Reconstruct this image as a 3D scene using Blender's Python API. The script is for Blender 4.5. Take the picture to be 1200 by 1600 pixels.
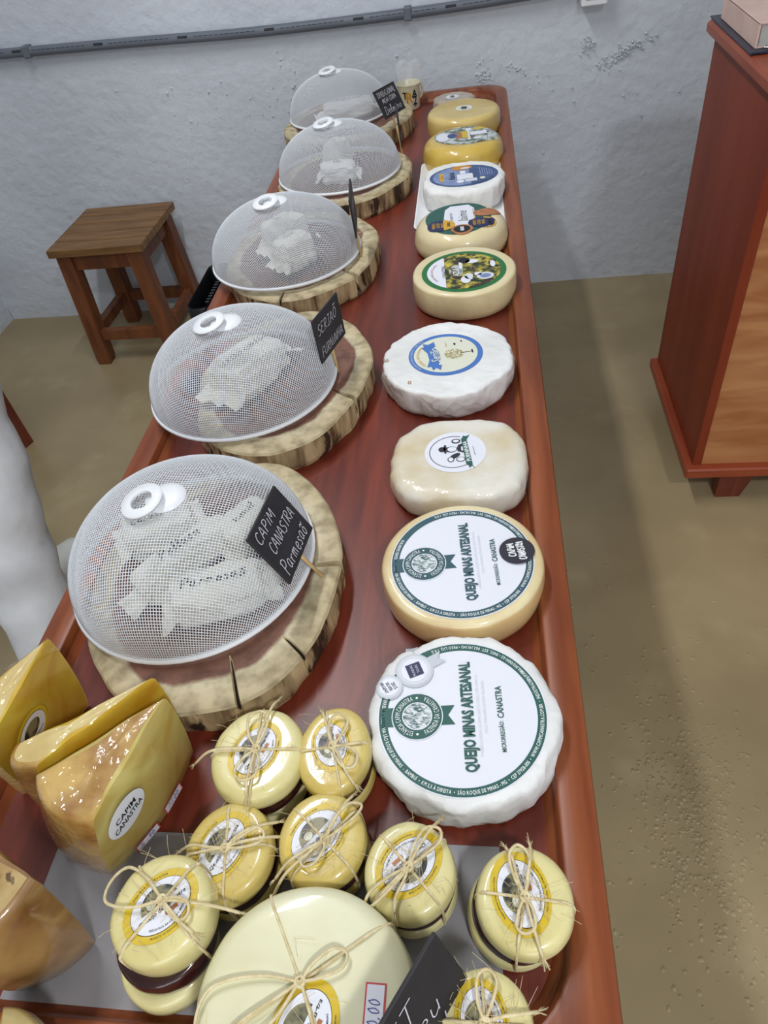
import bpy, bmesh, math, random
from mathutils import Vector, Matrix, noise, Quaternion

S = bpy.context.scene
for o in list(bpy.data.objects):
    bpy.data.objects.remove(o)
COL = S.collection
PI = math.pi
sin, cos = math.sin, math.cos

# ------------------------------------------------------------------ camera
cam_d = bpy.data.cameras.new('camera')
cam = bpy.data.objects.new('camera', cam_d)
COL.objects.link(cam)
cam_d.sensor_fit = 'VERTICAL'
cam_d.sensor_height = 32.0
cam_d.lens = 1098.44 / 1600 * 32
cam_d.clip_start = 0.02
_fy = Vector((133.0, -1130.0, 1098.44)).normalized()
_dz = Vector((189.0, 1090.0, 1098.44)).normalized()
_uz = -_dz
_uz = (_uz - _fy * _uz.dot(_fy)).normalized()
_ux = _fy.cross(_uz)
# rows of RW are the world axes written in camera coordinates (x right, y down, z forward)
RW = Matrix((_ux, _fy, _uz))
M4 = Matrix((
    (RW[0][0], -RW[0][1], -RW[0][2], 0.0),
    (RW[1][0], -RW[1][1], -RW[1][2], 0.0),
    (RW[2][0], -RW[2][1], -RW[2][2], 1.37),
    (0, 0, 0, 1)))
cam.matrix_world = M4
S.camera = cam

# ------------------------------------------------------------------ world, lights, exposure
W = bpy.data.worlds.new('world')
S.world = W
W.use_nodes = True
W.node_tree.nodes['Background'].inputs[0].default_value = (0.75, 0.83, 1.0, 1)
W.node_tree.nodes['Background'].inputs[1].default_value = 0.35
S.view_settings.view_transform = 'Standard'
S.view_settings.look = 'None'
S.view_settings.gamma = 1.0
S.view_settings.use_curve_mapping = False
S.view_settings.exposure = -0.06

def area(name, loc, sx, sy, power, color, aim=(0, 0, -1)):
    l = bpy.data.lights.new(name, 'AREA')
    l.shape = 'RECTANGLE'
    l.size, l.size_y = sx, sy
    l.energy = power
    l.color = color
    o = bpy.data.objects.new(name, l)
    o.location = loc
    o.rotation_euler = Vector(aim).to_track_quat('-Z', 'Y').to_euler()
    COL.objects.link(o)
    return o
LAMP_A = (-0.68, 1.25, 2.62)
LAMP_B = (0.74, -0.87, 2.62)
area('tube_light_left', LAMP_A, 0.10, 1.2, 25, (0.95, 0.975, 1.0))
area('panel_light_right', LAMP_B, 0.22, 0.22, 31, (0.95, 0.975, 1.0))
area('added_front_fill', (0.2, -2.33, 1.55), 1.9, 1.3, 15, (0.93, 0.965, 1.0), (0, 1, 0.0))  # added fill from behind the camera, brightens back wall and upright faces

# ------------------------------------------------------------------ helpers
def lin(c):
    r = []
    for v in c[:3]:
        v = v / 255.0
        r.append(v / 12.92 if v <= 0.04045 else ((v + 0.055) / 1.055) ** 2.4)
    return (r[0], r[1], r[2], 1.0)

MATS = {}
def mat(name, c1, c2=None, rough=0.5, scale=8.0, stretch=(1, 1, 1), detail=6.0, lo=0.35, hi=0.65,
        bump=0.0, bscale=40.0, bstretch=None, bdist=0.002, coat=0.0, coat_rough=0.05, coat_bump=0.0, cbscale=60.0,
        metal=0.0, crease=0.0, crscale=30.0, trans=0.0, alpha=1.0, sss=0.0, spec=0.5, distortion=0.0, spots=None, ior=1.45):
    if name in MATS:
        return MATS[name]
    m = bpy.data.materials.new(name)
    m.use_nodes = True
    nt = m.node_tree
    N, L = nt.nodes, nt.links
    b = N['Principled BSDF']
    b.inputs['Roughness'].default_value = rough
    b.inputs['Metallic'].default_value = metal
    b.inputs['IOR'].default_value = ior
    b.inputs['Specular IOR Level'].default_value = spec
    b.inputs['Coat Weight'].default_value = coat
    b.inputs['Coat Roughness'].default_value = coat_rough
    b.inputs['Transmission Weight'].default_value = trans
    b.inputs['Alpha'].default_value = alpha
    if sss:
        b.inputs['Subsurface Weight'].default_value = sss
        b.inputs['Subsurface Radius'].default_value = (1.0, 0.7, 0.4)
        b.inputs['Subsurface Scale'].default_value = 0.006
    tc = N.new('ShaderNodeTexCoord')
    def mapping(st):
        mp = N.new('ShaderNodeMapping')
        mp.inputs['Scale'].default_value = st
        L.new(tc.outputs['Object'], mp.inputs['Vector'])
        return mp
    col = None
    if c2 is not None:
        mp = mapping(stretch)
        nz = N.new('ShaderNodeTexNoise')
        nz.inputs['Scale'].default_value = scale
        nz.inputs['Detail'].default_value = detail
        nz.inputs['Distortion'].default_value = distortion
        L.new(mp.outputs[0], nz.inputs['Vector'])
        rp = N.new('ShaderNodeValToRGB')
        rp.color_ramp.elements[0].position = lo
        rp.color_ramp.elements[1].position = hi
        rp.color_ramp.elements[0].color = lin(c1)
        rp.color_ramp.elements[1].color = lin(c2)
        L.new(nz.outputs[0], rp.inputs[0])
        col = rp.outputs[0]
    if spots:
        sc, ssc, slo, shi, sst = spots
        mp = mapping(sst)
        nz = N.new('ShaderNodeTexNoise')
        nz.inputs['Scale'].default_value = ssc
        nz.inputs['Detail'].default_value = 5
        L.new(mp.outputs[0], nz.inputs['Vector'])
        rp = N.new('ShaderNodeValToRGB')
        rp.color_ramp.elements[0].position = slo
        rp.color_ramp.elements[1].position = shi
        rp.color_ramp.elements[0].color = (0, 0, 0, 1)
        rp.color_ramp.elements[1].color = (1, 1, 1, 1)
        L.new(nz.outputs[0], rp.inputs[0])
        mx = N.new('ShaderNodeMix')
        mx.data_type = 'RGBA'
        L.new(rp.outputs[0], mx.inputs[0])
        if col is not None:
            L.new(col, mx.inputs[6])
        else:
            mx.inputs[6].default_value = lin(c1)
        mx.inputs[7].default_value = lin(sc)
        col = mx.outputs[2]
    if col is not None:
        L.new(col, b.inputs['Base Color'])
    else:
        b.inputs['Base Color'].default_value = lin(c1)
    def bumper(sc, st, strength, dist, det=6):
        mp = mapping(st)
        nz = N.new('ShaderNodeTexNoise')
        nz.inputs['Scale'].default_value = sc
        nz.inputs['Detail'].default_value = det
        L.new(mp.outputs[0], nz.inputs['Vector'])
        bp = N.new('ShaderNodeBump')
        bp.inputs['Strength'].default_value = strength
        bp.inputs['Distance'].default_value = dist
        L.new(nz.outputs[0], bp.inputs['Height'])
        return bp
    if bump:
        nb = bumper(bscale, bstretch or (1, 1, 1), bump, bdist)
        if crease:
            vo = N.new('ShaderNodeTexVoronoi')
            vo.feature = 'F1'
            vo.inputs['Scale'].default_value = crscale
            wz = N.new('ShaderNodeTexNoise')
            wz.inputs['Scale'].default_value = crscale * .4
            L.new(tc.outputs['Object'], wz.inputs['Vector'])
            va = N.new('ShaderNodeVectorMath')
            va.operation = 'MULTIPLY_ADD'
            va.inputs[1].default_value = (.06, .06, .06)
            L.new(wz.outputs['Color'], va.inputs[0])
            L.new(tc.outputs['Object'], va.inputs[2])
            L.new(va.outputs[0], vo.inputs['Vector'])
            b2 = N.new('ShaderNodeBump')
            b2.inputs['Strength'].default_value = crease
            b2.inputs['Distance'].default_value = .004
            L.new(vo.outputs['Distance'], b2.inputs['Height'])
            L.new(b2.outputs[0], nb.inputs['Normal'])
        L.new(nb.outputs[0], b.inputs['Normal'])
    if coat_bump:
        L.new(bumper(cbscale, (1, 1, 1), min(coat_bump, 1.0), 0.0022 if coat_bump >= .9 else 0.002, 1.5 if coat_bump >= .9 else 4).outputs[0], b.inputs['Coat Normal'])
    MATS[name] = m
    return m

def link(o, parent=None):
    COL.objects.link(o)
    if parent is not None:
        o.parent = parent
    return o

def thing(name, label, cat, loc=(0, 0, 0), rotz=0.0, group=None):
    o = bpy.data.objects.new(name, None)
    o.empty_display_size = 0.05
    o.location = loc
    o.rotation_euler = (0, 0, rotz)
    COL.objects.link(o)
    o['label'] = label
    o['category'] = cat
    if group:
        o['group'] = group
    return o

def tag(o, label, cat, group=None):
    o['label'] = label
    o['category'] = cat
    if group:
        o['group'] = group
    return o

def rrect(x0, y0, x1, y1, r, n=8):
    p = []
    for cx, cy, a0 in ((x1 - r, y1 - r, 0), (x0 + r, y1 - r, PI / 2), (x0 + r, y0 + r, PI), (x1 - r, y0 + r, 1.5 * PI)):
        for i in range(n + 1):
            a = a0 + PI / 2 * i / n
            p.append((cx + r * cos(a), cy + r * sin(a)))
    return p

class MB:
    """collects geometry of ONE mesh object"""
    def __init__(s):
        s.v, s.f, s.m = [], [], []
    def add(s, vs, fs, mi=0):
        b = len(s.v)
        s.v.extend([tuple(q) for q in vs])
        for f in fs:
            s.f.append([i + b for i in f])
            s.m.append(mi)
        return b
    def box(s, x0, y0, z0, x1, y1, z1, mi=0, M=None, bev=0.0):
        if bev:
            b = min(bev, (x1 - x0) / 3, (y1 - y0) / 3, (z1 - z0) / 3)
            l0 = [(x0 + b, y0 + b), (x1 - b, y0 + b), (x1 - b, y1 - b), (x0 + b, y1 - b)]
            l1 = rrect(x0, y0, x1, y1, b, 1)
            s.loft([[(x, y, z0) for x, y in rrect(x0 + b, y0 + b, x1 - b, y1 - b, b * .01, 1)],
                    [(x, y, z0 + b) for x, y in l1], [(x, y, z1 - b) for x, y in l1],
                    [(x, y, z1) for x, y in rrect(x0 + b, y0 + b, x1 - b, y1 - b, b * .01, 1)]], mi, True, True, M)
            return
        vs = [(x, y, z) for z in (z0, z1) for x, y in ((x0, y0), (x1, y0), (x1, y1), (x0, y1))]
        if M is not None:
            vs = [M @ Vector(q) for q in vs]
        s.add(vs, [(3, 2, 1, 0), (4, 5, 6, 7), (0, 1, 5, 4), (1, 2, 6, 5), (2, 3, 7, 6), (3, 0, 4, 7)], mi)
    def loft(s, loops, mi=0, cap0=True, cap1=True, M=None, closed=True):
        n = len(loops[0])
        vs = [q for l in loops for q in l]
        if M is not None:
            vs = [M @ Vector(q) for q in vs]
        fs = []
        for k in range(len(loops) - 1):
            for i in range(n if closed else n - 1):
                j = (i + 1) % n
                fs.append((k * n + i, k * n + j, (k + 1) * n + j, (k + 1) * n + i))
        if cap0:
            fs.append(tuple(reversed(range(n))))
        if cap1:
            fs.append(tuple(range((len(loops) - 1) * n, len(loops) * n)))
        s.add(vs, fs, mi)
    def lathe(s, prof, n=32, mi=0, M=None, cap0=True, cap1=True):
        s.loft([[(r * cos(2 * PI * i / n), r * sin(2 * PI * i / n), z) for i in range(n)] for r, z in prof], mi, cap0, cap1, M)
    def tube(s, pts, r, n=6, mi=0, cap=True, closed=False):
        pts = [Vector(p) for p in pts]
        k = len(pts)
        rs = r if isinstance(r, (list, tuple)) else [r] * k
        t0 = (pts[1] - pts[0]).normalized()
        up = Vector((0, 0, 1)) if abs(t0.z) < .9 else Vector((1, 0, 0))
        nrm = (up - t0 * up.dot(t0)).normalized()
        loops = []
        for i in range(k):
            if closed:
                t = (pts[(i + 1) % k] - pts[i - 1])
            else:
                t = pts[min(i + 1, k - 1)] - pts[max(i - 1, 0)]
            if t.length < 1e-9:
                t = t0
            t = t.normalized()
            nrm = nrm - t * nrm.dot(t)
            if nrm.length < 1e-6:
                nrm = t.orthogonal()
            nrm.normalize()
            bn = t.cross(nrm)
            loops.append([pts[i] + (nrm * cos(2 * PI * j / n) + bn * sin(2 * PI * j / n)) * rs[i] for j in range(n)])
            t0 = t
        if closed:
            loops.append(loops[0])
        s.loft(loops, mi, cap and not closed, cap and not closed)
    def prism(s, poly, z0, z1, mi=0, M=None):
        s.loft([[(x, y, z0) for x, y in poly], [(x, y, z1) for x, y in poly]], mi, True, True, M)
    def map(s, fn):
        s.v = [tuple(fn(Vector(q))) for q in s.v]
        return s
    def build(s, name, mats, parent=None, smooth=False, angle=None):
        me = bpy.data.meshes.new(name)
        me.from_pydata(s.v, [], s.f)
        if not isinstance(mats, (list, tuple)):
            mats = [mats]
        for m in mats:
            me.materials.append(m)
        if len(mats) > 1:
            me.polygons.foreach_set('material_index', s.m)
        if smooth:
            me.polygons.foreach_set('use_smooth', [True] * len(me.polygons))
            if angle is not None:
                me.set_sharp_from_angle(angle=math.radians(angle))
        me.update()
        o = bpy.data.objects.new(name, me)
        return link(o, parent)

def fbm(p, seed=0.0, sc=1.0, oct=3):
    q = Vector((p[0] * sc + seed * 7.13, p[1] * sc - seed * 3.7, p[2] * sc + seed * 1.9))
    return noise.fractal(q, 1.0, 2.0, oct)

def catmull(P, n=8, closed=False):
    P = [Vector(p) for p in P]
    k = len(P)
    out = []
    for i in range(k if closed else k - 1):
        p1, p2 = P[i], P[(i + 1) % k]
        p0 = P[i - 1] if (closed or i > 0) else p1 * 2 - p2
        p3 = P[(i + 2) % k] if (closed or i + 2 < k) else p2 * 2 - p1
        for j in range(n):
            t = j / n
            out.append(0.5 * ((2 * p1) + (p2 - p0) * t + (2 * p0 - 5 * p1 + 4 * p2 - p3) * t * t + (3 * p1 - p0 - 3 * p2 + p3) * t ** 3))
    if not closed:
        out.append(P[-1])
    return out

# ------------------------------------------------------------------ lettering
_TX = {}
def text_geo(st, bold=0.0):
    k = (st, bold)
    if k in _TX:
        return _TX[k]
    cu = bpy.data.curves.new('t', 'FONT')
    cu.body = st
    cu.size = 1.0
    cu.resolution_u = 2
    cu.offset = bold
    cu.fill_mode = 'FRONT'
    ob = bpy.data.objects.new('t', cu)
    me = bpy.data.meshes.new_from_object(ob)
    vs = [(v.co.x, v.co.y) for v in me.vertices]
    fs = [tuple(p.vertices) for p in me.polygons]
    bpy.data.meshes.remove(me)
    bpy.data.objects.remove(ob)
    bpy.data.curves.remove(cu)
    w = (max(v[0] for v in vs) if vs else .3)
    x0 = (min(v[0] for v in vs) if vs else 0)
    _TX[k] = (vs, fs, x0, w)
    return _TX[k]

# single-stroke handwriting: glyph = (advance, [polylines])
def _g(a, *ls):
    return (a, [[tuple(float(c) for c in q.split(',')) for q in l.split()] for l in ls])
HAND = {
 'C': _g(.7, '.62,.85 .45,1 .2,.9 .05,.55 .12,.15 .35,0 .62,.12'),
 'A': _g(.75, '.02,0 .35,1 .68,0', '.14,.36 .56,.36'),
 'P': _g(.68, '.12,0 .12,1', '.02,.92 .35,1.02 .62,.82 .5,.55 .12,.48'),
 'I': _g(.3, '.12,0 .18,.72', '.2,.93 .21,.98'),
 'M': _g(.95, '.05,0 .18,1 .45,.3 .75,1 .85,0'),
 'N': _g(.8, '.08,0 .12,1 .62,0 .7,1'),
 'S': _g(.65, '.58,.88 .35,1 .1,.82 .2,.58 .5,.42 .52,.15 .25,0 .02,.1'),
 'T': _g(.65, '.0,.98 .65,1', '.34,1 .3,0'),
 'R': _g(.7, '.1,0 .12,1', '.02,.95 .4,1 .6,.78 .45,.52 .13,.5 .62,0'),
 'E': _g(.6, '.55,.95 .2,1 .08,.8 .15,.58 .42,.55', '.15,.55 .03,.25 .15,0 .55,.05'),
 'J': _g(.6, '.1,1 .6,1', '.4,1 .38,.15 .2,0 .02,.15'),
 'O': _g(.75, '.35,1 .08,.75 .08,.25 .35,0 .62,.25 .62,.75 .35,1'),
 'Õ': _g(.75, '.35,1 .08,.75 .08,.25 .35,0 .62,.25 .62,.75 .35,1', '.1,1.15 .28,1.3 .45,1.15 .65,1.3'),
 'F': _g(.6, '.12,0 .16,1 .62,1', '.14,.52 .5,.54'),
 'U': _g(.72, '.08,1 .08,.25 .3,0 .55,.2 .6,1'),
 'H': _g(.75, '.08,0 .1,1', '.6,0 .62,1', '.1,.5 .6,.5'),
 'D': _g(.75, '.1,0 .12,1', '.0,1 .45,.95 .66,.55 .45,.05 .02,0'),
 'L': _g(.58, '.1,1 .08,0 .55,.04'),
 'a': _g(.55, '.42,.5 .2,.55 .05,.3 .15,.02 .35,.1 .44,.5 .42,.1 .55,.03'),
 'r': _g(.45, '.05,.5 .12,.02', '.1,.35 .25,.52 .42,.48'),
 'm': _g(.78, '.05,.5 .08,.0', '.08,.35 .25,.52 .36,.0', '.34,.35 .52,.52 .66,.0'),
 'e': _g(.5, '.05,.28 .4,.32 .35,.52 .15,.5 .05,.25 .2,.02 .46,.12'),
 's': _g(.45, '.38,.48 .2,.55 .1,.42 .32,.22 .25,.02 .04,.06'),
 'o': _g(.52, '.24,.54 .05,.3 .2,.02 .42,.2 .38,.48 .22,.54'),
 'õ': _g(.52, '.24,.54 .05,.3 .2,.02 .42,.2 .38,.48 .22,.54', '.02,.68 .18,.82 .32,.68 .5,.85'),
 'l': _g(.3, '.06,.0 .25,.8 .15,1 .06,.75 .1,.1 .3,.03'),
 'i': _g(.28, '.1,.52 .1,.05 .25,.03', '.12,.74 .13,.78'),
 'n': _g(.55, '.05,.5 .08,0', '.08,.35 .28,.53 .4,.35 .42,.02'),
 'd': _g(.55, '.4,.5 .18,.52 .05,.25 .2,.02 .4,.15', '.48,1 .4,.02'),
 'u': _g(.55, '.06,.52 .06,.15 .2,.02 .4,.15', '.43,.52 .42,.02'),
 't': _g(.42, '.2,.85 .15,.1 .35,.02', '.0,.5 .38,.56'),
 'z': _g(.5, '.05,.5 .42,.52 .05,.02 .46,.04'),
 '9': _g(.5, '.4,.85 .2,1 .05,.75 .2,.5 .4,.7 .4,.9 .3,0'),
 '0': _g(.5, '.22,1 .04,.6 .2,0 .42,.4 .22,1'),
 '3': _g(.5, '.05,.9 .3,1 .38,.75 .15,.55 .42,.35 .25,0 .02,.1'),
 '5': _g(.5, '.42,1 .12,1 .08,.55 .35,.6 .42,.25 .2,0 .02,.1'),
 '1': _g(.3, '.02,.75 .18,1 .16,0'),
 '7': _g(.45, '.02,1 .42,1 .15,0'),
 ',': _g(.2, '.1,.1 .04,-.12'),
 '$': _g(.5, '.42,.85 .15,.9 .1,.6 .4,.4 .35,.1 .05,.12', '.25,1.05 .25,-.05'),
 ' ': _g(.4),
}

class Print(MB):
    """flat print laid out in label coordinates; z of every vertex is its layer"""
    D = 0.00022
    def disc(s, cx, cy, rx, ry=None, mi=0, layer=0, inner=0.0, rot=0.0, n=48, rings=None):
        ry = ry or rx
        rings = rings or (1 if inner else 4)
        loops = []
        for k in range(rings + 1):
            t = inner + (1 - inner) * k / rings
            t = max(t, .001)
            lp = []
            for i in range(n):
                a = 2 * PI * i / n
                x, y = rx * t * cos(a), ry * t * sin(a)
                lp.append((cx + x * cos(rot) - y * sin(rot), cy + x * sin(rot) + y * cos(rot), layer * s.D))
            loops.append(lp)
        s.loft(loops, mi, False, False)
    def ring(s, cx, cy, r0, r1, mi, layer, n=64, a0=0, a1=2 * PI):
        k = max(3, int(n * (a1 - a0) / (2 * PI)))
        vs = []
        for i in range(k + 1):
            a = a0 + (a1 - a0) * i / k
            vs += [(cx + r0 * cos(a), cy + r0 * sin(a), layer * s.D), (cx + r1 * cos(a), cy + r1 * sin(a), layer * s.D)]
        s.add(vs, [(2 * i, 2 * i + 1, 2 * i + 3, 2 * i + 2) for i in range(k)], mi)
    def poly(s, pts, mi, layer):
        s.add([(x, y, layer * s.D) for x, y in pts], [tuple(range(len(pts)))], mi)
    def rect(s, x0, y0, x1, y1, mi, layer, rot=0.0, nx=1):
        cx, cy = (x0 + x1) / 2, (y0 + y1) / 2
        c, q = cos(rot), sin(rot)
        for i in range(nx):
            xa, xb = x0 + (x1 - x0) * i / nx, x0 + (x1 - x0) * (i + 1) / nx
            s.poly([(cx + (x - cx) * c - (y - cy) * q, cy + (x - cx) * q + (y - cy) * c)
                    for x, y in ((xa, y0), (xb, y0), (xb, y1), (xa, y1))], mi, layer)
    def text(s, st, size, x, y, mi, layer, sx=1.0, bold=0.0, rot=0.0, al='C', width=None, shear=0.0):
        vs, fs, x0, w = text_geo(st, bold)
        if width:
            sx = width / (size * max(w - x0, .01))
        off = {'C': -(x0 + w) / 2, 'L': -x0, 'R': -w}[al]
        c, q = cos(rot), sin(rot)
        out = []
        for a, b in vs:
            px, py = ((a + off) * sx + b * shear) * size, (b - .36) * size
            out.append((x + px * c - py * q, y + px * q + py * c, layer * s.D))
        s.add(out, fs, mi)
    def arc_text(s, st, size, cx, cy, R, a_mid, mi, layer, sx=1.0, bold=0.0, inside=False, span=None):
        """letters along a circle; a_mid angle of the middle; inside=True turns their feet outward"""
        adv = []
        for ch in st:
            if ch == ' ':
                adv.append(.3 * sx)
            else:
                _, _, x0, w = text_geo(ch, bold)
                adv.append((w - min(x0, 0) + .08) * sx)
        tot = sum(adv) * size / R
        k = 1.0
        if span:
            k = span / tot
            tot = span
        a = a_mid + (tot / 2 if not inside else -tot / 2)
        for ch, d in zip(st, adv):
            da = d * size / R * k
            am = a - da / 2 if not inside else a + da / 2
            if ch != ' ':
                s.text(ch, size, cx + R * cos(am), cy + R * sin(am), mi, layer, sx * min(k, 1.6), bold,
                       am - PI / 2 if not inside else am + PI / 2)
            a = a - da if not inside else a + da
    def hand(s, st, size, x, y, mi, layer, rot=0.0, w=0.0012, shear=0.18, sx=1.0, seed=0):
        rnd = random.Random(seed + len(st))
        c, q = cos(rot), sin(rot)
        px = 0.0
        for ch in st:
            adv, lines = HAND.get(ch, HAND[' '])
            jy = rnd.uniform(-.05, .05)
            for ln in lines:
                pts = [((px + a + b * shear) * size * sx, (b + jy) * size) for a, b in ln]
                cm = [Vector((a, b, 0)) for a, b in pts]
                cm = catmull(cm, 4) if len(cm) > 2 else cm
                wp = [(x + p.x * c - p.y * q, y + p.x * q + p.y * c) for p in cm]
                vs = []
                for i, p in enumerate(wp):
                    a = wp[max(i - 1, 0)]
                    b = wp[min(i + 1, len(wp) - 1)]
                    dx, dy = b[0] - a[0], b[1] - a[1]
                    l = math.hypot(dx, dy) or 1
                    nx, ny = -dy / l * w / 2, dx / l * w / 2
                    vs += [(p[0] + nx, p[1] + ny, layer * s.D), (p[0] - nx, p[1] - ny, layer * s.D)]
                s.add(vs, [(2 * i, 2 * i + 1, 2 * i + 3, 2 * i + 2) for i in range(len(wp) - 1)], mi)
            px += adv + .12
        return px * size * sx
    def place(s, cx, cy, rot, zf):
        """turn label coordinates into its place on a top surface, draped by zf(x, y)"""
        c, q = cos(rot), sin(rot)
        def fn(p):
            x, y = cx + p.x * c - p.y * q, cy + p.x * q + p.y * c
            return (x, y, zf(x, y) + .0004 + p.z)
        return s.map(fn)

# ------------------------------------------------------------------ materials
M_WALL = mat('painted_plaster', (200, 206, 215), (214, 220, 228), rough=.75, scale=1.6, detail=5, bump=.8, bscale=26, bdist=.008)
M_CEIL = mat('ceiling_paint', (225, 226, 226), (232, 232, 232), rough=.8, scale=2)
M_FLOOR = mat('burnished_cement', (140, 124, 92), (172, 154, 118), rough=.34, scale=2.2, detail=8, lo=.3, hi=.72, bump=.18, bscale=14, bdist=.004,
              spots=((174, 158, 124), 5.0, .56, .78, (1, 1, 1)))
M_PIT = mat('rough_cement', (140, 124, 92), (172, 154, 118), rough=.45, scale=2.2)
M_TABLE = mat('varnished_redwood', (84, 28, 18), (132, 54, 33), rough=.40, spec=.4, scale=9, stretch=(6, .5, 6), detail=7, lo=.25, hi=.75,
              bump=.25, bscale=160, bstretch=(1, .25, 1), bdist=.0008, coat=.3, coat_rough=.34, spots=((74, 26, 18), 3.0, .5, .75, (2, .5, 2)))
M_RIM = mat('varnished_rim_wood', (112, 54, 30), (156, 88, 52), rough=.36, scale=10, stretch=(6, .35, 6), detail=7, lo=.25, hi=.75,
            bump=.2, bscale=120, bstretch=(1, .2, 1), bdist=.0006, spec=.35, coat=.1, coat_rough=.3, spots=((92, 42, 26), 2.5, .52, .7, (2, .6, 2)))
M_LEGW = mat('red_leg_wood', (96, 40, 28), (124, 58, 40), rough=.45, scale=12, stretch=(4, 4, .5))
M_CAB = mat('cabinet_side_wood', (124, 50, 28), (138, 61, 36), rough=.45, scale=5, stretch=(3, 3, .35), detail=6, spec=.25)
M_CABF = mat('cabinet_front_wood', (168, 104, 62), (196, 138, 90), rough=.42, scale=5, stretch=(.8, 1, 5), detail=6, distortion=.6,
             spots=((142, 78, 48), 2.2, .58, .74, (.6, 1, 3)), coat=.12, coat_rough=.3)
M_CABT = mat('cabinet_trim_wood', (136, 58, 34), (156, 76, 46), spec=.3, rough=.42, scale=8, stretch=(.6, .6, 3), coat=.15, coat_rough=.3)
M_STOOLT = mat('stool_slat_wood', (108, 76, 42), (140, 102, 60), rough=.5, scale=10, stretch=(.6, 5, 5), detail=7)
M_STOOL = mat('stool_frame_wood', (98, 54, 30), (126, 74, 42), rough=.5, scale=9, stretch=(4, 4, .7), detail=6)
M_WHITE = mat('white_plastic', (236, 238, 242), rough=.35)
M_WIRE = mat('white_nylon_mesh', (226, 230, 236), rough=.55)
M_PAPER = mat('white_paper', (228, 228, 226), (242, 242, 240), crease=.6, crscale=44, rough=.8, scale=14, bump=.25, bscale=60, bdist=.002)
M_PACK = mat('parchment_wrap', (226, 222, 206), (240, 238, 228), crease=.5, crscale=50, rough=.7, scale=18, bump=.6, bscale=70, bdist=.003)
M_PARCH = mat('grey_parchment_sheet', (138, 136, 140), (160, 158, 162), rough=.45, scale=9, bump=.3, bscale=18, bdist=.003)
M_CHALK = mat('chalkboard_black', (34, 33, 38), (44, 42, 48), rough=.6, scale=30)
M_CHALKW = mat('chalk_marker', (206, 206, 214), rough=.8)
M_STICK = mat('bamboo_stick', (206, 172, 116), (222, 192, 140), rough=.5, scale=40)
M_INK = mat('black_ink', (30, 32, 36), rough=.7)
M_GREEN = mat('dark_green_print', (42, 92, 84), rough=.5)
M_GREEN2 = mat('teal_print', (52, 88, 98), rough=.5)
M_LAB = mat('label_paper', (230, 232, 242), rough=.42)
M_LABG = mat('pale_lettering', (240, 244, 244), rough=.5)
M_GREY = mat('silver_grey_print', (196, 202, 210), rough=.4)
M_GREYL = mat('faint_grey_print', (214, 218, 226), rough=.5)
M_ENGR = mat('engraving_print', (64, 98, 96), (222, 228, 232), rough=.5, scale=150, detail=9, lo=.40, hi=.56, stretch=(1, 2.2, 1), distortion=1.2)
M_DARK = mat('charcoal_print', (46, 44, 56), rough=.5)
M_NAVY = mat('navy_print', (34, 42, 84), rough=.45)
M_YEL = mat('yellow_print', (214, 184, 42), rough=.35)
M_GOLD = mat('gold_print', (214, 166, 52), rough=.4)
M_BROWNP = mat('brown_print', (158, 98, 58), (186, 124, 82), rough=.4, scale=90)
M_BLUE = mat('blue_print', (72, 118, 190), rough=.4)
M_BLUEL = mat('slate_blue_print', (140, 158, 196), (116, 136, 178), rough=.4, scale=60)
M_BLUED = mat('deep_blue_print', (48, 72, 118), (66, 92, 140), rough=.4, scale=70)
M_CREAMP = mat('cream_print', (222, 224, 206), rough=.4)
M_PHOTO = mat('landscape_print', (28, 46, 20), (206, 188, 66), rough=.3, scale=80, detail=7, lo=.42, hi=.60, spots=((58, 44, 30), 40, .55, .60, (1, 1, 1)))
M_PHOTO2 = mat('farm_print', (94, 112, 84), (204, 212, 214), rough=.3, scale=60, detail=5, lo=.38, hi=.62, spots=((96, 82, 62), 38, .54, .6, (1, 1, 1)))
M_PHOTO3 = mat('cheese_picture_print', (40, 42, 44), (132, 128, 96), rough=.35, scale=70, detail=2, lo=.45, hi=.55)
M_GRN = mat('leaf_green_print', (24, 110, 52), rough=.35)
M_TREE = mat('tree_print', (160, 148, 96), (222, 222, 200), rough=.4, scale=420, detail=2, lo=.48, hi=.56)
M_RED = mat('red_print', (206, 74, 82), rough=.5)
M_PENB = mat('blue_pen_ink', (70, 76, 160), rough=.6)
M_ORNG = mat('orange_print', (206, 140, 40), rough=.4)
M_JUTE = mat('jute_twine', (206, 188, 142), (230, 216, 176), rough=.85, scale=160)
M_GUAVA = mat('guava_paste', (46, 18, 20), (62, 26, 26), rough=.25, scale=20, coat=.7, coat_rough=.08)
def cheese_mat(name, a, b, **k):
    d = dict(rough=.38, scale=14, detail=5, sss=.12, coat=.75, coat_rough=.07, coat_bump=.35, cbscale=34)
    d.update(k)
    return mat(name, a, b, **d)
M_SMALL = cheese_mat('small_cheese_rind', (216, 204, 138), (232, 224, 168), coat_bump=.22, cbscale=30)
M_SMALL2 = cheese_mat('golden_cheese_rind', (206, 180, 92), (222, 204, 128), coat_bump=.25, cbscale=30)
M_PALE = cheese_mat('pale_cheese_rind', (222, 218, 178), (232, 230, 198), coat_bump=.12, cbscale=14)
M_YC = cheese_mat('yellow_cheese_rind', (212, 182, 104), (224, 200, 126))
M_YC2 = cheese_mat('amber_cheese_rind', (206, 172, 70), (222, 190, 92))
M_YC3 = cheese_mat('cream_cheese_rind', (222, 206, 158), (232, 218, 176))
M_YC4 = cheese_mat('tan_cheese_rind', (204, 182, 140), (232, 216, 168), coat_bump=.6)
M_YC5 = cheese_mat('washed_cheese_rind', (216, 190, 140), (236, 222, 178), coat_bump=.55)
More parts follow.
